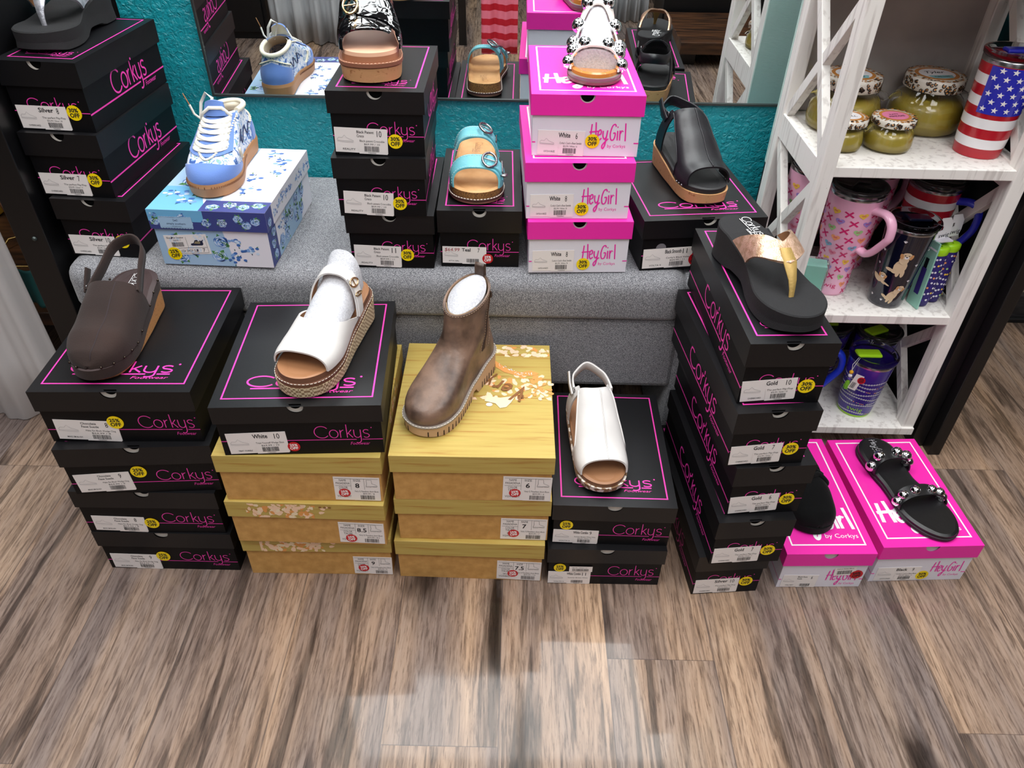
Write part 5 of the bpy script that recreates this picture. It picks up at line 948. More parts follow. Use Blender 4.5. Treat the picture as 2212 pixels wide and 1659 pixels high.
    stitch(mb, [S(.965, 2 * math.pi * k / 60, .0006) for k in range(61)], mat('tan_thread', '#a08670', .7), .0005, .003, .002); stitch(mb, [S(.30 + .45 * math.sin(math.pi / 2 * k / 20), math.pi * (.70 + .25 * k / 20), .0006) for k in range(21)], mat('tan_thread', '#a08670', .7), .0005, .003, .002); mb.build('stitching', t)
    mb = MB(); a = S(.96, math.pi, .001); mb.strap([a + Vector((0, 0, -.02)), a + Vector((0, .001, .005)), a + Vector((0, .0, .024)), a + Vector((0, -.005, .028)), a + Vector((0, -.008, .022)), a + Vector((0, -.007, -.01))], (1, 0, 0), .018, .0025, M_BT); mb.build('pull_loop', t)
    mb = MB(); S.mesh(mb, M_PE, .80, 1, -.006, 6, 40); top = [S(1, 2 * math.pi * b / 40, -.006) for b in range(40)]; c = sum(top, Vector()) / 40 + Vector((0, 0, .016)); R2 = [[p * (1 - f) + c * f + Vector((0, 0, .012 * math.sin(math.pi * f * .5) * (1 - f))) for p in top] for f in (0, .12, .3, .5, .75, 1)]; mb.grid(R2, M_PE, True, False, True); mb.build('paper_stuffing', t)
    mb = MB(); lpatch(mb, S, .9, 1.0, -math.pi * .3, math.pi * .35, mat('tan_card', '#a98d6c', .7), -.005, .001, 3, 12); mb.build('card_liner', t)
boot()
def sneaker():
    t, ln = shoe((-.592, 1.336), (-.590, 1.603), 'BS', 'lace_up_sneaker', 'blue sneaker with white laces, floral panels and a gum sole', 'sneaker')
    ft = Last(ln, .049, [(0, .86), (.26, 1), (.55, .80), (.8, .76), (1, .74)], [(0, .006), (.3, .004), (.6, -.003), (1, 0)], ea=.22, eb=.16); h = ln / 2; GUM = mat('gum_rubber', '#b07f55', .55); BLU = mat('blue_suede', '#6284c8', .85, sheen=.3, bump=(500, .2)); CRM = mat('cream_lining', '#ece4cf', .8); LACE = mat('white_cord', '#efece2', .8, bump=(900, .4)); LCE = mat('cream_lace', '#eee5cc', .8)
    FL = mat('floral_cloth', '#e9ecf4', .7); nt, N, Lk = nodes(FL); b = N['Principled BSDF']; tc = N.new('ShaderNodeTexCoord'); n = N.new('ShaderNodeTexNoise'); n.inputs['Scale'].default_value = 75; n.inputs['Detail'].default_value = 4; n.inputs['Distortion'].default_value = 1.2; r = N.new('ShaderNodeValToRGB'); r.color_ramp.interpolation = 'CONSTANT'; e = r.color_ramp.elements; e[0].color = srgb('#3f62a8'); e[1].position = .40; e[1].color = srgb('#8fb2e0')
    for p, c in ((.46, '#e9ecf4'), (.60, '#7fa6dc'), (.66, '#7fae86')): q = e.new(p); q.color = srgb(c)
    Lk.new(tc.outputs['Object'], n.inputs['Vector']); Lk.new(n.outputs[0], r.inputs[0]); Lk.new(r.outputs[0], b.inputs['Base Color'])
    up = lambda s: itp([(0, .028), (.3, .026), (.8, .032), (1, .034)], s); mb = MB(); sole(mb, ft, [(lambda s: .004 if s < .05 else 0, -.001, None), (.003, .001, GUM), (lambda s: up(s) - .007, .003, GUM), (lambda s: up(s), .0015, GUM)], GUM); so = mb.build('gum_sole', t)
    mb = MB()
    for k in range(150):
        s = .0 + .60 * (k // 2) / 75; side = -1 if k % 2 else 1; x, y = ft.out(s, side, .0032); mb.box(x - .0004, x + .0004, y - .0009, y + .0009, up(s) - .008, up(s) - .004, mat('gum_line', '#8a5a38', .6))
    mb.build('sole_stitching', so)
    lv = [(-h + .003, h - .003, .0475, .020, .026, 0), (-h + .001, h - .001, .0485, .034, .044, 0), (-h + .010, h - .003, .0475, .049, .058, 0), (-h + .034, h - .008, .045, .062, .072, .1), (-h + .068, h - .012, .041, .076, .084, .35), (-h + .100, h - .014, .037, .092, .092, .6), (-h + .126, h - .012, .034, .104, .097, .8), (-h + .140, h - .009, .033, .112, .100, .9)]
    S = Loft(lv, ft); mb = MB(); S.mesh(mb, FL, 0, 1, 0, 34, 64); S.mesh(mb, CRM, .55, 1, -.005, 10, 64, True); mb.build('upper', t)
    mb = MB(); mb.tube([S(.985, 2 * math.pi * k / 48, -.0015) for k in range(9, 40)], .0055, CRM, 10); mb.build('padded_collar', t)
    mb = MB(); lpatch(mb, S, 0, 1, 0, 0, BLU, .0006, .0016, 14, 30, lambda a, b: ((.02 + a * (.33 + .05 * math.cos(6 * (b - .5)) - .2 * abs(2 * b - 1) ** 2)), -1.35 + 2.7 * b)); mb.build('toe_cap', t)
    mb = MB(); lpatch(mb, S, 0, 1, 0, 0, BLU, .0006, .0016, 8, 30, lambda a, b: (.02 + a * (.30 + .25 * (1 - abs(2 * b - 1))), math.pi * .72 + math.pi * .56 * b)); mb.build('heel_counter', t)
    mb = MB(); lpatch(mb, S, 0, 1, 0, 0, BLU, .0012, .0022, 16, 24, lambda a, b: (.47 + .50 * a, (-.80 - .20 * a) + (1.60 + .40 * a) * b)); mb.build('eyestay', t)
    mb = MB(); lpatch(mb, S, 0, 1, 0, 0, BLU, .0035, .003, 12, 12, lambda a, b: (.60 + .40 * a, -.34 + .68 * b)); p = S(1, 0, .005)
    G = [[p + Vector(((b_ / 8 - .5) * (.044 - .010 * a), -.002 + .010 * a - .006 * (1 - (b_ / 4 - 1) ** 2), .0 + .028 * a - .006 * a * (b_ / 4 - 1) ** 2)) for b_ in range(9)] for a in (0, .33, .66, 1)]; mb.grid(G, BLU); G2 = [[q + Vector((0, .006, -.001)) for q in r_] for r_ in G]; mb.grid(G2, CRM, flip=True)
    mb.grid([[r_[0] for r_ in G], [r_[0] for r_ in G2]], BLU); mb.grid([[r_[-1] for r_ in G2], [r_[-1] for r_ in G]], BLU); mb.grid([G[-1], G2[-1]], BLU); tg = mb.build('tongue', t)
    lc = thing('x', '', ''); bpy.data.objects.remove(lc); mb = MB()
    def lace(pa, pb, lift=.006):
        P = [S(pa[0] + (pb[0] - pa[0]) * k / 10, pa[1] + (pb[1] - pa[1]) * k / 10, .0035 + lift * math.sin(math.pi * k / 10) ** .6) for k in range(11)]; mb.strap(P, [(S(pa[0] + .05, pa[1], 0) - S(pa[0], pa[1], 0))] * 11, .0075, .0018, LACE)
    for k in range(6):
        v = .54 + .072 * k; e = .62 + .03 * k
        if k == 0: lace((v, -e), (v, e))
        else: lace((v - .05, -e), (v, e), .006); lace((v, -e), (v - .05, e), .009)
    a = S(.93, .72, .006); mb.tube([a, a + Vector((-.012, -.010, .018)), a + Vector((-.035, -.016, .020)), a + Vector((-.055, -.01, .004)), a + Vector((-.062, .0, -.014)), a + Vector((-.066, .004, -.05))], .0035, LACE, 8, ry=.0018)
    c = a + Vector((-.060, -.004, -.006)); mb.tube([c, c + Vector((.006, .004, .03)), c + Vector((.018, .006, .048)), c + Vector((.030, .004, .040)), c + Vector((.024, .0, .020)), c + Vector((.014, -.004, .0))], .0032, LACE, 8, ry=.0018)
    mb.tube([c, c + Vector((-.010, -.002, .010)), c + Vector((-.014, -.004, .028))], .0022, LACE, 8); mb.tube([c + Vector((-.014, -.004, .028)), c + Vector((-.022, -.004, .050))], .0011, GUM, 6); mb.build('laces', t)
    mb = MB()
    for k in range(44):
        u = k / 43; e = -1.06 + 2.12 * u; v = .44 + .5 * abs(2 * u - 1) ** 1.5 * .9; p = S(v, e, .002); mb.ball(p, .0034, LCE, 7, 5, .5)
    for k in range(30): u = k / 29; p = S(.40 - .25 * u, 1.15 + .25 * u, .002); mb.ball(p, .0032, LCE, 7, 5, .5); p = S(.40 - .25 * u, -1.15 - .25 * u, .002); mb.ball(p, .0032, LCE, 7, 5, .5)
    for k in range(26): u = k / 25; p = S(.42 + .25 * (1 - abs(2 * u - 1)) - .0, math.pi * .74 + math.pi * .52 * u, .002); mb.ball(p, .003, LCE, 7, 5, .6)
    mb.build('lace_trim', t)
    mb = MB()
    for side in (1,): P = [S(.38 + .16 * math.sin(k * .9) * (1 - k / 30), (1.5 + .045 * k) * side, .0012) for k in range(18)]; mb.tube(P, .0012, BF[3], 6)
    mb.build('bow_emblem', t)
sneaker()
# ------------------------------------------------------------------ jars and drinkware on the shelf
class Cy:
    """print surface wrapped round a lathe: a = arc length from angle a0 (rightwards seen from outside), b = height"""
    def __init__(s, rad, a0, z0=0, sub=None): s.rad = rad; s.a0 = a0; s.z0 = z0; s.sb = sub or (0, 0, 0, 0)
    def pt(s, a, b, off=0):
        x0, y0, an, of = s.sb; a, b = x0 + a * math.cos(an) - b * math.sin(an), y0 + a * math.sin(an) + b * math.cos(an); z = s.z0 + b; r = s.rad(z) + off + of; r0 = s.rad(s.z0 + .05); t = s.a0 + a / r0; return Vector((r * math.cos(t), r * math.sin(t), z))
    def sub(s, a, b, ang=0, off=0):
        x0, y0, an, of = s.sb; return Cy(s.rad, s.a0, s.z0, (x0 + a * math.cos(an) - b * math.sin(an), y0 + a * math.sin(an) + b * math.cos(an), an + ang, of + off))
def prof(tab): return lambda z: itp2(tab, z)
def itp2(tab, s):
    if s <= tab[0][0]: return tab[0][1]
    for (a, u), (b, v) in zip(tab, tab[1:]):
        if s <= b: return u + (v - u) * (s - a) / (b - a)
    return tab[-1][1]
FRONT = R(-118)
M_GLS = mat('clear_glass', '#ffffff', .03, trans=1); M_GLS.node_tree.nodes['Principled BSDF'].inputs['IOR'].default_value = 1.3
M_WAX = mat('olive_wax', '#98862a', .45, spec=.6, coat=.6); M_LEO = mat('lid_cream', '#ece6da', .35); M_SPK = mat('leopard_black', '#1c1713', .4); M_SPO = mat('leopard_tan', '#d08a3c', .4)
M_STEEL = mat('brushed_steel', '#b7b7b9', .25, 1); M_CLR = mat('clear_plastic', '#eef3f5', .02, trans=1); M_CLR.node_tree.nodes['Principled BSDF'].inputs['IOR'].default_value = 1.2
M_SMK = mat('smoked_plastic', '#2a2a2c', .1, coat=.4)
def candle(x, y, r, h, lidr, medal, label, word, turn=0):
    z = .6975; t = thing('candle_jar', label, 'candle', (x, y, z), turn, 'leopard-lidded candle jars on the upper shelf'); k = r / .072
    wp = [(0, 0), (.80 * r, .0), (.96 * r, .06 * h), (1.0 * r, .20 * h), (.98 * r, .42 * h), (.88 * r, .60 * h), (.72 * r, .72 * h), (.70 * r, .80 * h)]
    mb = MB(); mb.lathe([(0, .002), (.78 * r, .003), (.95 * r, .08 * h), (.985 * r, .22 * h), (.96 * r, .42 * h), (.86 * r, .585 * h), (0, .60 * h)], M_WAX, 40); mb.build('wax', t)
    mb = MB(); mb.lathe(wp, M_GLS, 48); mb.lathe([(a * .985, b) for a, b in wp[3:]][::-1], M_GLS, 48)
    for s_ in (-1, 1): mb.tube([(s_ * .84 * r, 0, .64 * h), (s_ * 1.05 * r, 0, .58 * h), (s_ * 1.10 * r, 0, .52 * h)], .10 * r, M_GLS, 10, ry=.035 * r)
    mb.build('glass', t)
    l0, l1 = .74 * h, .97 * h; mb = MB(); rr = lidr; mb.lathe([(rr * .92, l0), (rr, l0 + .002), (rr, l1 - .006 * k), (rr * .97, l1 - .001), (rr * .92, l1), (0, l1)], M_LEO, 40)
    q = random.Random(int(r * 1e4) + len(word)); f = Cy(lambda z_: rr, FRONT, 0)
    for i in range(int(150 * k)):
        a, b = q.uniform(-math.pi * rr, math.pi * rr), q.uniform(l0 + .003, l1 - .003); s_ = q.uniform(.0022, .0040) * (.6 + .4 * k); g_ = f.sub(a, b, q.uniform(0, 3)); stroke(mb, g_, arc(0, 0, s_, s_ * .8, 20, 290, 7), s_ * .5, M_SPK, .0007); ell(mb, g_, 0, 0, s_ * .55, s_ * .4, M_SPO, .0006, 7)
    f = Fr((0, 0, l1), (1, 0, 0), (0, 1, 0)); 
    for i in range(int(150 * k)):
        an = q.uniform(0, 6.28); d = rr * math.sqrt(q.uniform(.62, .92)); s_ = q.uniform(.0016, .0032); ell(mb, f, d * math.cos(an), d * math.sin(an), s_, s_ * .7, q.choice((M_SPK, M_SPO, M_SPO)), .0006 + i * 1e-6, 7)
    ell(mb, f, 0, 0, rr * .74, rr * .72, M_SPO, .0004, 28); ell(mb, f, 0, 0, rr * .62, rr * .56, M_WHP if medal != 'p' else mat('pink_medal', '#f08ab0', .4), .0007, 28)
    if medal == 'b': poly(mb, f, [(-.45 * rr, -.20 * rr), (.45 * rr, -.20 * rr), (.35 * rr, -.52 * rr), (-.35 * rr, -.52 * rr)], mat('aqua_medal', '#8cc6cc', .4), .0009)
    if medal == 'b': text(mb, f, 'Tyler', 0, .02 * rr, .26 * rr, M_INK, .0011, width=.7 * rr, shear=.4, align='c'); text(mb, f, word, 0, -.42 * rr, .12 * rr, M_INK, .0012, width=.55 * rr, align='c')
    else: text(mb, f, word.split('|')[0], 0, .06 * rr, .13 * rr, M_INK, .0011, align='c'); text(mb, f, word.split('|')[1], 0, -.2 * rr, .16 * rr, M_INK, .0011, width=.8 * rr, align='c')
    mb.build('lid', t)
candle(.822, 1.555, .072, .108, .056, 'b', 'large olive green candle jar with leopard lid, in the open middle of the upper shelf', 'PURE LUXE', .1)
candle(.655, 1.545, .070, .108, .056, 'b', 'large olive green candle jar with leopard lid, behind the shelf corner post', 'HIGH MAINT', 0)
candle(.712, 1.442, .045, .062, .040, 'p', 'small olive candle jar with pink medal on its leopard lid, front of upper shelf', "KATY|MIMOSAS", .25)
candle(.622, 1.437, .038, .062, .038, 'o', 'small olive candle jar mostly hidden behind the white corner post of the shelf', 'FALL|GIRL', 0)
M_FR = mat('flag_red', '#b31226', .25, coat=.3); M_FW = mat('flag_white', '#f1eff2', .25, coat=.3); M_FB = mat('flag_blue', '#2a2fb4', .25, coat=.3)
def star(mb, f, a, b, r, m, off=.0012): poly(mb, f, [(a + (r if k % 2 == 0 else r * .4) * math.sin(math.pi * k / 5), b + (r if k % 2 == 0 else r * .4) * math.cos(math.pi * k / 5)) for k in range(10)], m, off)
def stripes(mb, tab, z0, z1, n, first):
    rp = prof(tab); dz = (z1 - z0) / n
    for k in range(n): m = (M_FR, M_FW)[(k + first) % 2]; a, b = z0 + k * dz, z0 + (k + 1) * dz; mb.lathe([(rp(a), a), (rp((a + b) / 2), (a + b) / 2), (rp(b), b)], m, 48)
def clear_lid(mb, r, z, m, tab=None):
    mb.lathe([(r * .98, z - .004), (r + .003, z), (r + .004, z + .008), (r + .002, z + .010), (r * .90, z + .010), (r * .86, z + .004), (0, z + .003)], m, 48)
# flag tumbler
t = thing('flag_tumbler', 'tall stars and stripes tumbler on the upper shelf at the right', 'tumbler', (.882, 1.430, .6978), 0); tab = [(0, .0415), (.03, .0445), (.17, .050)]
mb = MB(); mb.lathe([(0, 0), (.0415, 0)], M_FR, 48); stripes(mb, tab, 0, .165, 9, 0); rp = prof(tab); f = Cy(rp, FRONT, 0); x0 = -.028
for j in range(8): 
    for i in range(14): a, b = x0 + i * .0085, .082 + j * .0102; poly(mb, f, [(a, b), (a + .0087, b), (a + .0087, b + .0104), (a, b + .0104)], M_FB, .0007)
for j in range(6):
    for i in range(6): star(mb, f, x0 + .009 + i * .019 + (.0095 if j % 2 else 0), .091 + j * .0135, .0058, M_FW)
mb.build('body', t); mb = MB(); mb.lathe([(.050, .165), (.0505, .172), (.049, .174)], M_STEEL, 48); mb.build('rim', t)
mb = MB(); clear_lid(mb, .049, .176, M_CLR); mb.build('lid', t); mb = MB(); mb.box(-.02, .03, -.01, .014, .180, .187, M_FB); mb.build('slider', t, bevel=.003)
# handled mugs
M_PK = mat('pink_mug', '#f4b7d4', .3, coat=.3); HC = [mat('heart_' + n, c, .4) for n, c in (('violet', '#a88bd6'), ('green', '#a2d28c'), ('orange', '#f3a06a'), ('blue', '#7fbfe0'), ('rose', '#f08aa8'), ('yellow', '#f3c94e'))]; M_X = mat('x_pink', '#d4206c', .4)
def heart(mb, f, a, b, r, m, ang): 
    g_ = f.sub(a, b, ang); P = [(r * .95 * math.sin(t_) ** 3, r * (.80 * math.cos(t_) - .32 * math.cos(2 * t_) - .12 * math.cos(3 * t_) - .05 * math.cos(4 * t_))) for t_ in [6.283 * k / 18 for k in range(18)]][::-1]; poly(mb, g_, P, m, .0007); rect(mb, g_, -r * .45, r * .45, .1 * r, .2 * r, M_X, .0010); rect(mb, g_, -r * .35, r * .35, -.1 * r, .0, M_X, .0010)
def handle(t, r, z0, z1, m, ang=0, out=.048):
    mb = MB(); P = [(r(z1) - .004, z1), (r(z1) + out * .55, z1 + .004), (r(z1) + out * .92, z1 - .010), (r(z1) + out, z1 - .035), (r(z1) + out * .92, (z0 + z1) / 2), (r(z0) + out * .85, z0 + .028), (r(z0) + out * .6, z0 + .010), (r(z0) + .015, z0), (r(z0) - .002, z0 + .002)]
    Q = []
    for i in range(len(P) - 1):
        p = [P[max(i - 1, 0)], P[i], P[i + 1], P[min(i + 2, len(P) - 1)]]
        for j in range(5): u = j / 5; Q.append(tuple(.5 * (2 * p[1][c] + (p[2][c] - p[0][c]) * u + (2 * p[0][c] - 5 * p[1][c] + 4 * p[2][c] - p[3][c]) * u * u + (3 * p[1][c] - p[0][c] - 3 * p[2][c] + p[3][c]) * u ** 3) for c in (0, 1)))
    Q.append(P[-1]); mb.tube([(a * math.cos(ang), a * math.sin(ang), b) for a, b in Q], .0115, m, 12, ry=.0075, up=(-math.sin(ang), math.cos(ang), 0)); return mb.build('handle', t)
def heart_mug(x, y, label, seed, ang, lidm, word=True):
    t = thing('heart_mug', label, 'mug', (x, y, .3758), 0, 'pink candy-heart mugs on the middle shelf'); tab = [(0, .034), (.01, .036), (.09, .039), (.13, .050), (.225, .054)]; rp = prof(tab); mb = MB(); mb.lathe([(0, 0), (.034, 0), (.036, .006)] + [(rp(z), z) for z in (.01, .05, .09, .11, .13, .18, .225)], M_PK, 48); f = Cy(rp, FRONT, 0); q = random.Random(seed); n = 0
    for j in range(14):
        for i in range(12):
            z = .012 + j * .0185
            if z > .215: continue
            w_ = 2 * math.pi * rp(.05) / 12; a = (i - 6) * w_ + (w_ / 2 if j % 2 else 0); n = (i + j * 2) % 2
            if word and z < .04 and abs(a) < .028: continue
            if n: heart(mb, f, a, z, .0074, HC[(i * 3 + j * 5) % 6], q.uniform(-.3, .3))
            else:
                g_ = f.sub(a, z, q.uniform(-.3, .3)); 
                for s_ in (-1, 1): stroke(mb, g_, [(-.0056, -.0056 * s_), (.0056, .0056 * s_)], .0029, M_X, .0008)
    if word: text(mb, f, 'swig', 0, .022, .010, M_X, .001, width=.034, align='c')
    mb.build('body', t); mb = MB(); mb.lathe([(.054, .225), (.0545, .231), (.053, .233)], M_STEEL, 48); mb.build('rim', t); mb = MB(); clear_lid(mb, .053, .234, lidm); mb.tube([(-.02, -.01, .239), (0, .012, .241), (.025, .012, .239)], .004, lidm, 8, ry=.002); mb.build('lid', t)
    if ang is not None: handle(t, rp, .115, .205, M_PK, ang)
    return t
heart_mug(.692, 1.448, 'pink candy-heart mug with black lid and pink handle, front left of the middle shelf', 1, R(-62), M_SMK)
heart_mug(.766, 1.562, 'pink candy-heart mug in the back row, between the front mug and striped mug', 2, R(18), M_SMK)
heart_mug(.642, 1.562, 'pink candy-heart mug in the rear left corner, seen through the crossed braces', 3, None, M_SMK, False)
t = thing('striped_mug', 'red and white striped mug with blue handle on the middle shelf', 'mug', (.866, 1.488, .3758), 0); tab = [(0, .034), (.01, .037), (.09, .040), (.13, .048), (.225, .052)]; rp = prof(tab); mb = MB(); mb.lathe([(0, 0), (.034, 0)], M_FR, 48); stripes(mb, tab, 0, .225, 13, 0); mb.build('body', t)
mb = MB(); mb.lathe([(.052, .225), (.0525, .231), (.051, .233)], M_STEEL, 48); mb.build('rim', t); mb = MB(); clear_lid(mb, .053, .234, M_SMK); mb.build('lid', t); handle(t, rp, .09, .205, M_FB, R(-38), .046)
# navy tumbler with dogs
M_NVY = mat('navy_enamel', '#0d1024', .12, coat=.6); M_FUR = mat('dog_fur', '#dcc3a0', .7); M_FUR2 = mat('dog_ear', '#c8925e', .7)
t = thing('dog_tumbler', 'navy tumbler printed with three cream dogs and paw prints, clear lid', 'tumbler', (.800, 1.402, .3758), 0); tab = [(0, .034), (.02, .0365), (.175, .049)]; rp = prof(tab); mb = MB(); mb.lathe([(0, 0), (.034, 0), (.036, .006), (.0365, .02), (.0425, .1), (.049, .175)], M_NVY, 48); f = Cy(rp, R(-120), 0)
def dog(a, b, s, lying=False, ang=0):
    g_ = f.sub(a, b, ang); E = lambda x, y, rx, ry, m, o, an=0: ell(mb, g_, x * s, y * s, rx * s, ry * s, m, o, 14, an)
    if not lying:
        E(-.9, -1.1, .45, .2, M_FUR, .0006, -.2); E(0, -.5, .62, .95, M_FUR, .0007, -.15); E(-.35, -1.15, .42, .3, M_FUR, .0008); E(-.05, -1.35, .2, .5, M_FUR, .0009); E(.42, -1.3, .2, .55, M_FUR, .0009); E(.12, .45, .45, .55, M_FUR, .0009); hx, hy = .25, 1.05
    else:
        E(-.6, -.5, .9, .42, M_FUR, .0006, -.3); E(.2, -.2, .5, .5, M_FUR, .0007); E(.95, -.7, .7, .14, M_FUR, .0008, -.25); E(.5, -.75, .5, .13, M_FUR, .0008, -.3); hx, hy = .15, .35
    E(hx, hy, .48, .46, M_FUR, .0011); E(hx - .45, hy - .1, .16, .36, M_FUR2, .0012, .2); E(hx + .45, hy - .1, .16, .36, M_FUR2, .0012, -.2); E(hx, hy - .2, .2, .17, M_WHP, .0013); E(hx, hy - .12, .09, .07, M_INK, .0015)
    for q in (-.18, .18): E(hx + q, hy + .08, .06, .06, M_INK, .0015)
dog(.006, .112, .0175); dog(-.021, .070, .014, True, -.15); dog(.014, .040, .0145, False, -.35)
for a, b in ((-.030, .128), (-.034, .096), (.034, .108), (-.030, .022), (-.006, .018), (.032, .07), (.0, .16), (-.05, .06), (.05, .14)):
    ell(mb, f, a, b, .0018, .0016, M_WHP, .0008, 8)
    for k in range(4): ell(mb, f, a + .0026 * math.cos(.5 + .7 * k), b + .0028 * math.sin(.5 + .7 * k), .0008, .0008, M_WHP, .0008, 6)
mb.build('body', t); mb = MB(); mb.lathe([(.049, .175), (.0495, .181), (.048, .183)], M_STEEL, 48); mb.build('rim', t); mb = MB(); clear_lid(mb, .049, .184, M_CLR); mb.build('lid', t); mb = MB(); mb.box(-.014, .034, -.008, .020, .188, .194, M_NVY); mb.build('slider', t, bevel=.003)
# purple beaded tumblers
M_PUR = mat('purple_enamel', '#3a2490', .25, coat=.4); M_LIME = mat('lime_plastic', '#a4dc1e', .35); M_BEAD = mat('bead_white', '#e4e2ee', .4)
def beads(mb, f, rows, span, seed, pitch=.0052):
    q = random.Random(seed)
    for z in rows:
        ph = q.uniform(0, 6); kind = 0; k = 0; a = -span
        while a < span:
            if k <= 0: kind = 0 if kind == 1 or q.random() < .6 else 1; k = q.randint(4, 10)
            zz = z + .0025 * math.sin(a * 60 + ph)
            if kind == 0: ell(mb, f, a, zz, .0023, .0023, M_BEAD, .0007, 9); rect(mb, f, a - .0005, a + .0005, zz - .0012, zz + .0012, M_INK, .001)
            else: ell(mb, f, a, zz, .0013, .0015, q.choice((HC[2], HC[5], HC[1], HC[4], M_PUR)), .0007, 7)
            a += pitch if kind == 0 else .0036; k -= 1
def tassel(t, x, y, z, label=None):
    o = MB(); 
    for r_, c_, dz in ((.0048, '#f2b21c', 0), (.0048, '#f4f2f4', -.010), (.0045, '#5a4a9c', -.0185)): o.ball((x, y, z + dz), r_, mat('tassel_' + c_[1:], c_, .8), 10, 7)
    q = random.Random(int(x * 1e4)); lm = mat('tassel_lime', '#8ed63a', .9)
    for k in range(34): a = q.uniform(0, 6.28); r_ = q.uniform(.001, .0065); o.tube([(x, y, z - .021), (x + r_ * .7 * math.cos(a), y + r_ * .7 * math.sin(a), z - .028), (x + r_ * math.cos(a), y + r_ * math.sin(a), z - .046)], .0008, lm, 4)
    o.tube([(x, y, z + .004), (x + .003, y + .001, z + .018), (x + .012, y + .006, z + .034)], .0006, M_WHP, 5); o.tube([(x, y, z + .004), (x - .002, y + .002, z + .02), (x + .010, y + .008, z + .034)], .0006, M_WHP, 5); return o.build('tassel', t)
def purple(x, y, label, turn, tas=True, tag_=False):
    t = thing('beaded_tumbler', label, 'tumbler', (x, y, .0708), turn, 'purple beaded tumblers on the bottom shelf'); tab = [(0, .037), (.02, .040), (.145, .050)]; rp = prof(tab); mb = MB(); mb.lathe([(0, 0), (.037, 0), (.0385, .004), (.0386, .006)], M_LIME, 48); mb.lathe([(.0385, .006), (.040, .02), (.0445, .08), (.048, .115), (.0482, .117), (.0487, .122), (.050, .145)], M_PUR, 48); f = Cy(rp, FRONT - turn, 0)
    beads(mb, f, (.012, .036, .046, .058, .070, .082, .095, .106), .085, int(x * 1000)); text(mb, f, 'swig', .002, .020, .011, M_LIME, .0012, width=.036, align='c'); mb.build('body', t)
    mb = MB(); mb.lathe([(.050, .145), (.0505, .151), (.049, .153)], M_STEEL, 48); mb.build('rim', t)
    mb = MB(); clear_lid(mb, .050, .155, M_CLR if tag_ else M_SMK); mb.build('lid', t); mb = MB(); mb.box(-.042, .014, -.016, .012, .158, .166, M_LIME); mb.build('slider', t, bevel=.004)
    if tas: tassel(t, -.052 * math.cos(turn), -.028, .128)
    if tag_:
        mb = MB(); f = Fr((-.050, -.031, .085), (.75, -.6, 0), (.25, .0, 1)); rect(mb, f, 0, .018, 0, .042, M_LAB, .001); barcode(mb, f, .003, .012, .004, .02, off=.0015); mb.build('price_tag', t); sticker(f, .017, .030, .0085, '50%', M_RED, t, .2)
purple(.825, 1.402, 'purple beaded tumbler with lime lid tab, price tag and red sticker, front of bottom shelf', 0, True, True)
purple(.874, 1.502, 'purple beaded tumbler behind and right of the front one, tassel hanging at its side', R(25))
purple(.766, 1.528, 'purple beaded tumbler in the back, left, with a lime tassel over its dark lid', 0)
t = thing('handled_mug', 'purple mug with a bright blue handle at the left of the bottom shelf', 'mug', (.690, 1.450, .0708), 0); tab = [(0, .036), (.02, .040), (.16, .050)]; rp = prof(tab); mb = MB(); mb.lathe([(0, 0), (.036, 0), (.040, .02), (.050, .16), (.046, .162), (0, .162)], M_PUR, 40); beads(mb, Cy(rp, FRONT, 0), (.03, .06, .09), .07, 9); mb.build('body', t); handle(t, rp, .05, .145, mat('blue_handle', '#1c38d0', .35), R(-25), .036)
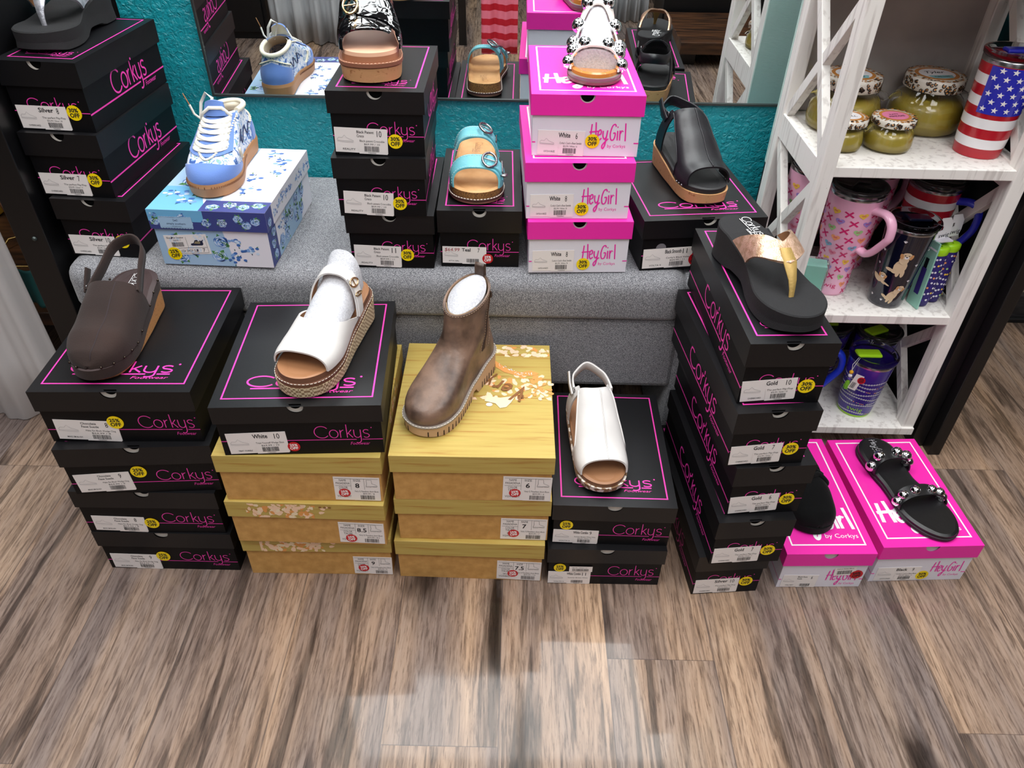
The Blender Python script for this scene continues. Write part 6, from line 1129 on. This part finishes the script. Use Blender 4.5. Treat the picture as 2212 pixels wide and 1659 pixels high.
# hanging straw pouches in mint cartons
M_MINT2 = mat('mint_card', '#8fc4b4', .45); M_PCH2 = mat('pouch_purple', '#2f2275', .6)
def pouch(x, y, label, lean, carton):
    t = thing('straw_pouch', label, 'package', (x, y, .3760), R(12), 'purple straw pouches on the middle shelf'); T_ = Matrix.Rotation(lean, 4, 'X'); mb = MB(); q = random.Random(int(x * 1000)); prf = [(.002, 0), (.012, .002), (.0155, .02), (.0165, .06), (.0165, .11), (.016, .128)]
    G = [[T_ @ Vector((r_ * math.cos(a) * 1.0, r_ * math.sin(a) * .75, z)) for a in [6.283 * k / 24 for k in range(24)]] for r_, z in prf]; mb.grid(G, M_PCH2, True, False, True)
    class PF:
        def pt(s, a, b, off=0): r_ = .0165 + off; th = FRONT + a / .0165; return T_ @ Vector((r_ * math.cos(th), (r_ * math.sin(th)) * .75 - .0006, b))
        def sub(s, a, b, ang=0, off=0): return s
    f = PF()
    for z in [.020 + .013 * k for k in range(8)]:
        for k in range(7): a = -.022 + .0066 * k + q.uniform(-.001, .001); ell(mb, f, a, z + .002 * math.sin(k + z * 90), .0024, .0024, M_BEAD if q.random() < .6 else q.choice((HC[2], HC[5], HC[1], M_PUR)), .0010, 8)
    mb.build('pouch', t); mb = MB(); G = [[T_ @ Vector((r_ * math.cos(a), r_ * .75 * math.sin(a), z)) for a in [6.283 * k / 24 for k in range(24)]] for r_, z in ((.017, .120), (.0185, .126), (.0185, .134), (.014, .137), (.002, .136))]; mb.grid(G, M_LIME, True, False, True); mb.build('zip_top', t)
    if carton:
        mb = MB(); mb.box(-.021, -.0175, -.016, .020, 0, .150, M_MINT2, T_); mb.box(-.0175, .018, .0155, .0185, 0, .150, M_MINT2, T_); mb.box(-.021, .018, -.004, .0185, .147, .150, M_WHC, T_)
        f = Fr(T_ @ Vector((-.0212, .018, .01)), T_.to_3x3() @ Vector((0, -1, 0)), T_.to_3x3() @ Vector((0, 0, 1))); rect(mb, f, .010, .024, .02, .080, M_PCH2, .0008); rect(mb, f, .012, .022, .080, .102, M_STEEL, .0008); rect(mb, f, 0, .034, .122, .126, M_WHC, .0008); mb.build('carton', t)
    mb = MB(); P = [(-.018, .0), (.018, .0), (.022, .012), (.022, .032), (.012, .046), (-.012, .048), (-.012, .030), (-.002, .030), (-.002, .022), (-.018, .018)]; f = Fr(T_ @ Vector((0, .010, .146)), (1, .2, 0), (0, .1, 1)); poly(mb, f, P, M_FW, .0); poly(mb, Fr(f.o, -f.u, f.v), [(-a, b) for a, b in P][::-1], M_FW, .0008); text(mb, f, 'swig', .004, .006, .009, M_INK, .0006, width=.028, align='c'); mb.build('hang_tag', t)
pouch(.872, 1.385, 'purple beaded straw pouch in a mint carton with swan-neck hang tag, beside the dog tumbler', R(-3), True); pouch(.902, 1.402, 'purple beaded straw pouch with white hang tag against the right shelf post', R(-3), False)
t = thing('mint_box', 'small mint green plastic-wrapped box behind the gold flip-flop', 'box', (.632, 1.405, .3758), R(-12)); mb = MB(); mb.box(-.022, .022, -.014, .014, 0, .085, mat('mint_plain', '#9ed6c6', .4)); mb.build('box_body', t, bevel=.002); mb = MB(); mb.box(-.025, .025, -.016, .016, 0, .092, M_CLR); mb.build('clear_sleeve', t, bevel=.002)
